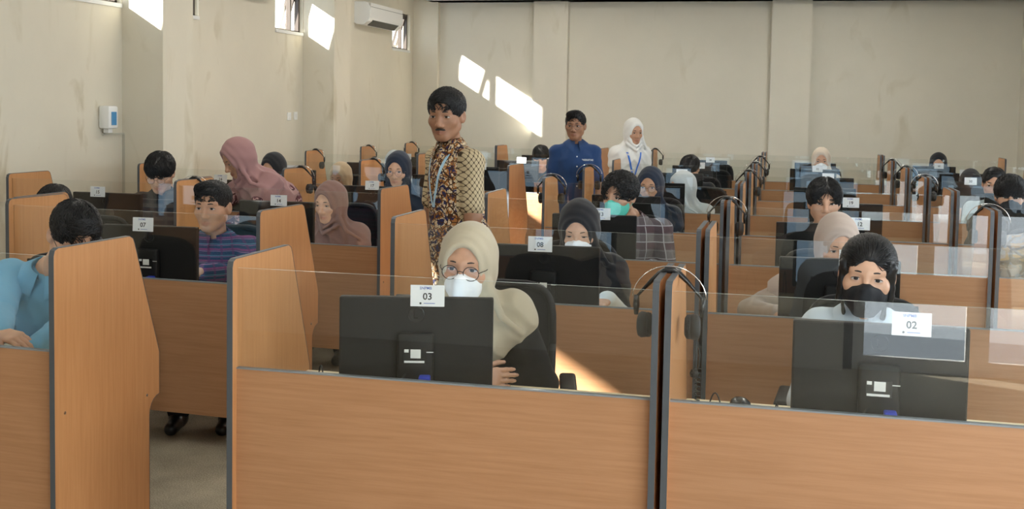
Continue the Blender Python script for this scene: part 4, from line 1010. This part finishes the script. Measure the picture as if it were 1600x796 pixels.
# 03: khaki scarf, round glasses, white mask, hand resting on her arm
def tail03(k):
    a = k['S'][1]; c0 = a+k['fw']*.02
    v, q = meshify(lambda P: smin(rc(P, c0+V3(0, .03, .02), c0+k['L']*.060+V3(0, .03, -.12), .050, .030), rc(P, c0+k['L']*.060+V3(0, .03, -.12), c0+k['L']*.075+V3(0, .04, -.22), .030, .008), .03)+.006*wob(P, 30, 1.), c0-.4, c0+.25, .007)
    Shape().add(v, q).obj('scarf_tail', [hj_khaki], k['base'], k['root'])
h03 = at(731, 412, 3.86)
person('woman in khaki headscarf, round glasses and white mask at carrel 03', head=h03, yaw=3, pitch=6, roll=-3, bh=12, lean=.16, male=False, sk='mid', hijab=hj_khaki, mask=MASKW, glasses=RIM, shirt=MATS['black_top'],
       wrists={1: at(745, 604, 3.90), -1: at(742, 592, 3.78)}, hand_dirs={-1: (V3(1, -.02, .10), V3(.1, -1, .25), .72, V3(0, 0, 1))}, poles={1: V3(1, .2, -.6)}, drape=-.02, cape=(.050, .150, .115, .080), cape_arm=.10, chair_label=CHAIR % 3, extra=tail03, hk=1.10, seated_hip=V3(h03[0]+.04, 4.15, .50))
# 02: black hair, black mask
h02 = at(1355, 429, 4.03)
def collar02(k):
    g_ = G()
    for s in (-1, 1): g_.tube(k['rel']([k['front'](s*(.035+.03*t), k['tl']-.02-.10*t, .004) for t in np.linspace(0, 1, 6)]), .010, 6)
    k['child'](g_, 'dark_trim', hj_navy)
person('young woman with dark tied hair and black mask at carrel 02', head=h02, yaw=-4, pitch=4, roll=-4, bh=-4, lean=.12, male=False, sk='fair', hair='tied', mask=MASKB, shirt=s_pale, collar=True, neck=(0, .02, .02), chair_label=CHAIR % 2, extra=collar02, hk=1.06)
# 04: blue shirt, bowed head
h04 = at(116, 369, 3.98)
person('man in light blue shirt bowing his head behind the front left divider', head=h04, yaw=48, pitch=34, roll=-6, bh=14, lean=.20, side=.10, neck=(-.13, .05, -.03), male=True, sk='fair', hair='short', glasses=RIM_M, shirt=s_blue, collar=True,
       wrists={-1: at(2, 528, 3.66), 1: V3(h04[0]+.02, 3.68, H_DESK+.04)}, hand_dirs={-1: (V3(.96, -.25, -.08), V3(0, -.25, 1), .42, V3(0, -1, 0))}, chair_label=CHAIR % 4, hk=1.08, poles={-1: V3(-1, .6, -.25)},
       extra=lambda k: k['child'](G().box(*[c for a in zip(k['front'](-.085, k['tl']-.22, .004)-k['base']-.011, k['front'](-.085, k['tl']-.22, .004)-k['base']+.011) for c in a]), 'pen_clip', STEEL, False))
# 07: purple check shirt
h07 = at(332, 322, 5.50)
person('man in navy and purple checked shirt at carrel 07', head=h07, yaw=4, pitch=5, bh=16, lean=.10, male=True, sk='tan', hair='neat', shirt=plaid_p, collar=True, chair_label=CHAIR % 7, hk=1.08,
       wrists={1: at(318, 424, 5.20), -1: at(272, 420, 5.24)}, hand_dirs={1: (V3(-1, -.25, -.05), V3(0, -.2, 1), .4, V3(0, -1, 0))}, poles={1: V3(1, .5, -.6)},
       extra=lambda k: k['child'](G().tube(k['rel']([k['Wr'][1]+nrm(k['El'][1]-k['Wr'][1])*.035+.034*(k['Fw']*math.cos(a)+V3(0, 0, 1)*math.sin(a)) for a in np.linspace(0, 2*math.pi, 13)]), .005, 6), 'bracelet', BLACK_R))
# standing man in batik
def arm_band(k): pass
hB = at(697, 179, 5.72)
person('standing man with moustache in brown and navy batik shirt', head=hB, yaw=-4, pitch=8, bh=-42, lean=.06, male=True, sk='brown', hair='short', smoustache=True, shirt=BATIK, sleeve='short', sleeve_mat=BATIK_S, stand=True, collar=True,
       lanyard=LAN_B, badge=False, hem=.66, hk=1.10, name='person')
# 08
person('woman in black headscarf and white mask looking down at carrel 08', px=(905, 357), Y=5.42, yaw=2, pitch=22, bh=12, lean=.14, male=False, sk='fair', hijab=hj_black, mask=MASKW, shirt=MATS['black_top'], chair_label=CHAIR % 8, blink=.45, hk=1.06,
       wrists={1: at(948, 470, 5.25), -1: at(850, 470, 5.25)},
       extra=lambda k: Shape().add(*meshify(lambda P: rc(P, k['El'][1]+(k['Wr'][1]-k['El'][1])*.12, k['El'][1]+(k['Wr'][1]-k['El'][1])*.97, .062, .048)+.003*wob(P, 30, 0), k['El'][1]-.3, k['El'][1]+.3, .008)).obj('white_sleeve', [s_white], k['base'], k['root']))
# 13
person('curly-haired man in plaid shirt and green mask at carrel 13', px=(968, 306), Y=7.05, yaw=-24, pitch=6, bh=4, lean=.12, male=True, sk='mid', hair='curly', mask=MASKG, shirt=plaid_g, collar=True, chair_label=CHAIR % 13, hk=1.10, level=0, sws=1.12, neck=(.05, .03, .02))
# 15
person('man with black fringe, glasses and dark checked shirt at carrel 15', px=(250, 270), Y=7.30, yaw=14, pitch=24, bh=14, lean=.10, male=True, sk='fair', hair='bangs', glasses=RIM_M, shirt=plaid_d, collar=True, chair_label=CHAIR % 15, hk=1.10)
# 06
person('man whose black hair tops the divider at far left, carrel 06', px=(84, 326), Y=5.62, yaw=5, pitch=20, bh=5, lean=.12, male=True, sk='tan', hair='short', shirt=hj_navy, chair_label=CHAIR % 6)
# pink scarf, standing and leaning
hP = at(372, 247, 7.52)
person('standing woman in dusty rose headscarf leaning over, maroon floral top', head=hP, yaw=-42, pitch=30, bh=-30, lean=.24, male=False, sk='tan', hijab=hj_rose, shirt=BATIK_R, stand=True, drape=.30, cape=(.03, .16, .20, .13), hk=1.12, hem=.55, level=0,
       wrists={-1: hP+V3(-.25, -.20, -.48), 1: hP+V3(.0, -.25, -.50)})
# 16 dark scarf
person('person in black headscarf behind the rose-scarfed woman, carrel 16', px=(427, 264), Y=8.95, yaw=-10, pitch=12, bh=0, lean=.10, male=False, sk='tan', hijab=hj_black, shirt=MATS['black_top'], chair_label=CHAIR % 16, hk=1.06)
# 14
person('woman in mauve headscarf and brown blouse at carrel 14', px=(516, 317), Y=7.12, yaw=-14, pitch=10, bh=8, lean=.12, male=False, sk='fair', hijab=hj_mauve, shirt=s_brown, chair_label=CHAIR % 14, hk=1.10, level=0, blink=.4)
# 25
person('woman in sand headscarf and black mask, carrel 25 by the wall', px=(532, 277), Y=10.3, yaw=-8, pitch=16, bh=0, lean=.10, male=False, sk='tan', hijab=hj_sand, mask=MASKB, shirt=s_grey, chair_label=CHAIR % 25, hk=1.10)
# 17
person('woman in navy headscarf, round glasses and teal top at carrel 17', px=(622, 265), Y=8.72, yaw=2, pitch=10, bh=8, lean=.10, male=False, sk='fair', hijab=hj_navy, glasses=RIM_M, shirt=s_teal, chair_label=CHAIR % 17, hk=1.12, level=1)
# 26
person('person in pale grey headscarf mostly hidden, carrel 26 by the wall', px=(615, 254), Y=12.1, yaw=0, pitch=10, bh=0, male=False, sk='mid', hijab=hj_grey, shirt=s_grey, chair_label=CHAIR % 26)
# standing man in navy shirt
def words(k):
    for txt, sz, mm, dx, dz in (('UNIVERSITAS', .022, BTN, .080, -.13),):
        c0 = k['front'](dx, k['tl']+dz, .012)-k['base']; o_ = ob('lettering', text_mesh(txt, sz, mm, .0004), k['root'], c0)
        M = Matrix.Identity(3)
        for i in range(3): M[i][0] = k['lf'][i]; M[i][1] = k['up'][i]; M[i][2] = k['fw'][i]
        o_.rotation_euler = M.to_euler()
hN = at(899, 196, 10.0)
person('standing man with glasses in royal blue shirt in the aisle', head=hN, yaw=0, pitch=4, bh=18, lean=.02, male=True, sk='brown', hair='neat', glasses=RIM_M, shirt=s_navy, sleeve='short', stand=True, collar=True, buttons=BTN, lanyard=None, badge=False, extra=words, hk=1.06, level=1, trousers=cloth('navy_trousers', (.022, .035, .09)))
# standing woman in white
hW = at(990, 206, 12.2)
person('standing woman in white headscarf with blue lanyard at the back', head=hW, yaw=34, pitch=8, bh=26, lean=.06, male=False, sk='mid', hijab=hj_white, shirt=s_cream, stand=True, lanyard=LAN_D, badge=True, drape=.36, hk=1.10, level=1, hem=.5)
# 27/34 hair at the back
person('person with black hair seated at the back, left of blue-shirted man', px=(845, 246), Y=13.6, yaw=5, pitch=18, male=True, sk='fair', hair='bangs', shirt=s_black2, chair_label=CHAIR % 34, hk=1.1)
# 18
person('person in navy hood and glasses behind the curly-haired man, carrel 18', px=(1016, 290), Y=8.66, yaw=-6, pitch=8, bh=0, male=False, sk='tan', hijab=hj_navy, glasses=RIM_M, shirt=s_grey, chair_label=CHAIR % 18, hk=1.08)
# 23
person('woman in pale grey headscarf and mask turned left, carrel 23', px=(1066, 293), Y=10.2, yaw=-55, pitch=14, bh=-20, male=False, sk='mid', hijab=hj_grey, mask=MASKW, shirt=s_greyblue, chair_label=CHAIR % 23, hk=1.10)
# 28
person('person with black hair bent low at carrel 28 near the back', px=(1078, 264), Y=11.8, yaw=-20, pitch=30, male=True, sk='mid', hair='bangs', shirt=s_black2, chair_label=CHAIR % 28)
# 12
person('young man with black parted hair and black shirt at carrel 12', px=(1288, 316), Y=7.05, yaw=4, pitch=3, bh=-6, lean=.10, male=True, sk='mid', hair='curtain', shirt=MATS['black_top'], chair_label=CHAIR % 12, hk=1.08, level=0, neck=(0, .02, .02))
# 09
def stripes09(k):
    for j, dz in enumerate((.09, .16)):
        g_ = G(); g_.tube(k['rel']([k['front'](x, k['tl']-dz-.9*x*x, .002) for x in np.linspace(-.15, .15, 9)]), .007, 6); k['child'](g_, 'white_stripe', s_white)
person('woman in taupe headscarf half hidden behind the black-masked woman, carrel 09', px=(1308, 381), Y=5.50, yaw=12, pitch=18, bh=4, lean=.14, male=False, sk='fair', hijab=hj_taupe, shirt=s_taupe, chair_label=CHAIR % 9, drape=.1, hk=1.06, wrists={-1: at(1215, 492, 5.3), 1: at(1330, 480, 5.3)}, poles={-1: V3(-1, .3, -.4)})
# 29 / 32
person('woman in beige headscarf and white mask at the back, carrel 32', px=(1283, 251), Y=13.4, yaw=0, pitch=6, male=False, sk='mid', hijab=hj_beige, mask=MASKW, shirt=s_cream, chair_label=CHAIR % 32, hk=1.12)
# right block
person('woman in black headscarf and white mask in the back right carrel', px=(1466, 257), Y=15.0, yaw=-6, pitch=6, male=False, sk='mid', hijab=hj_black, mask=MASKW, glasses=RIM_M, shirt=s_black2, chair_label=CHAIR % 40, hk=1.12)
person('person in black headscarf with black mask, right of the back headsets', px=(1516, 288), Y=11.95, yaw=-8, pitch=14, male=False, sk='tan', hijab=hj_black, mask=MASKB, shirt=s_black2, chair_label=CHAIR % 30, hk=1.12)
person('man with black hair behind the masked man at far right', px=(1553, 287), Y=10.3, yaw=-10, pitch=10, male=True, sk='mid', hair='short', shirt=s_greyblue, chair_label=CHAIR % 21, hk=1.08)
person('man with black hair and black mask at far right, face above the dividers', px=(1578, 306), Y=8.5, yaw=-6, pitch=6, male=True, sk='mid', hair='bangs', mask=MASKB, shirt=MATS['black_top'], chair_label=CHAIR % 20, hk=1.10, level=0)
person('person in pale floral clothing and green mask cut by the right edge', px=(1632, 333), Y=7.15, yaw=-12, pitch=8, bh=-10, lean=.15, male=False, sk='mid', hijab=FLORAL, mask=MASKG, shirt=FLORAL, chair_label=CHAIR % 11, hk=1.05, drape=.3)
# chairs at carrels where nobody sits
OCC = {3, 2, 4, 7, 8, 13, 15, 6, 16, 14, 25, 17, 26, 34, 18, 23, 28, 12, 9, 32, 40, 30, 21, 20, 11}
for c, r in SEATS:
    if NUM[c, r] not in OCC:
        x, y, rz = origin(c, r); chair(x+.08*math.sin(NUM[c, r]), y+.78, 14*math.sin(NUM[c, r]*1.3), 'empty black mesh office chair in the %s row %s' % (ORD[r], COLN[c]))
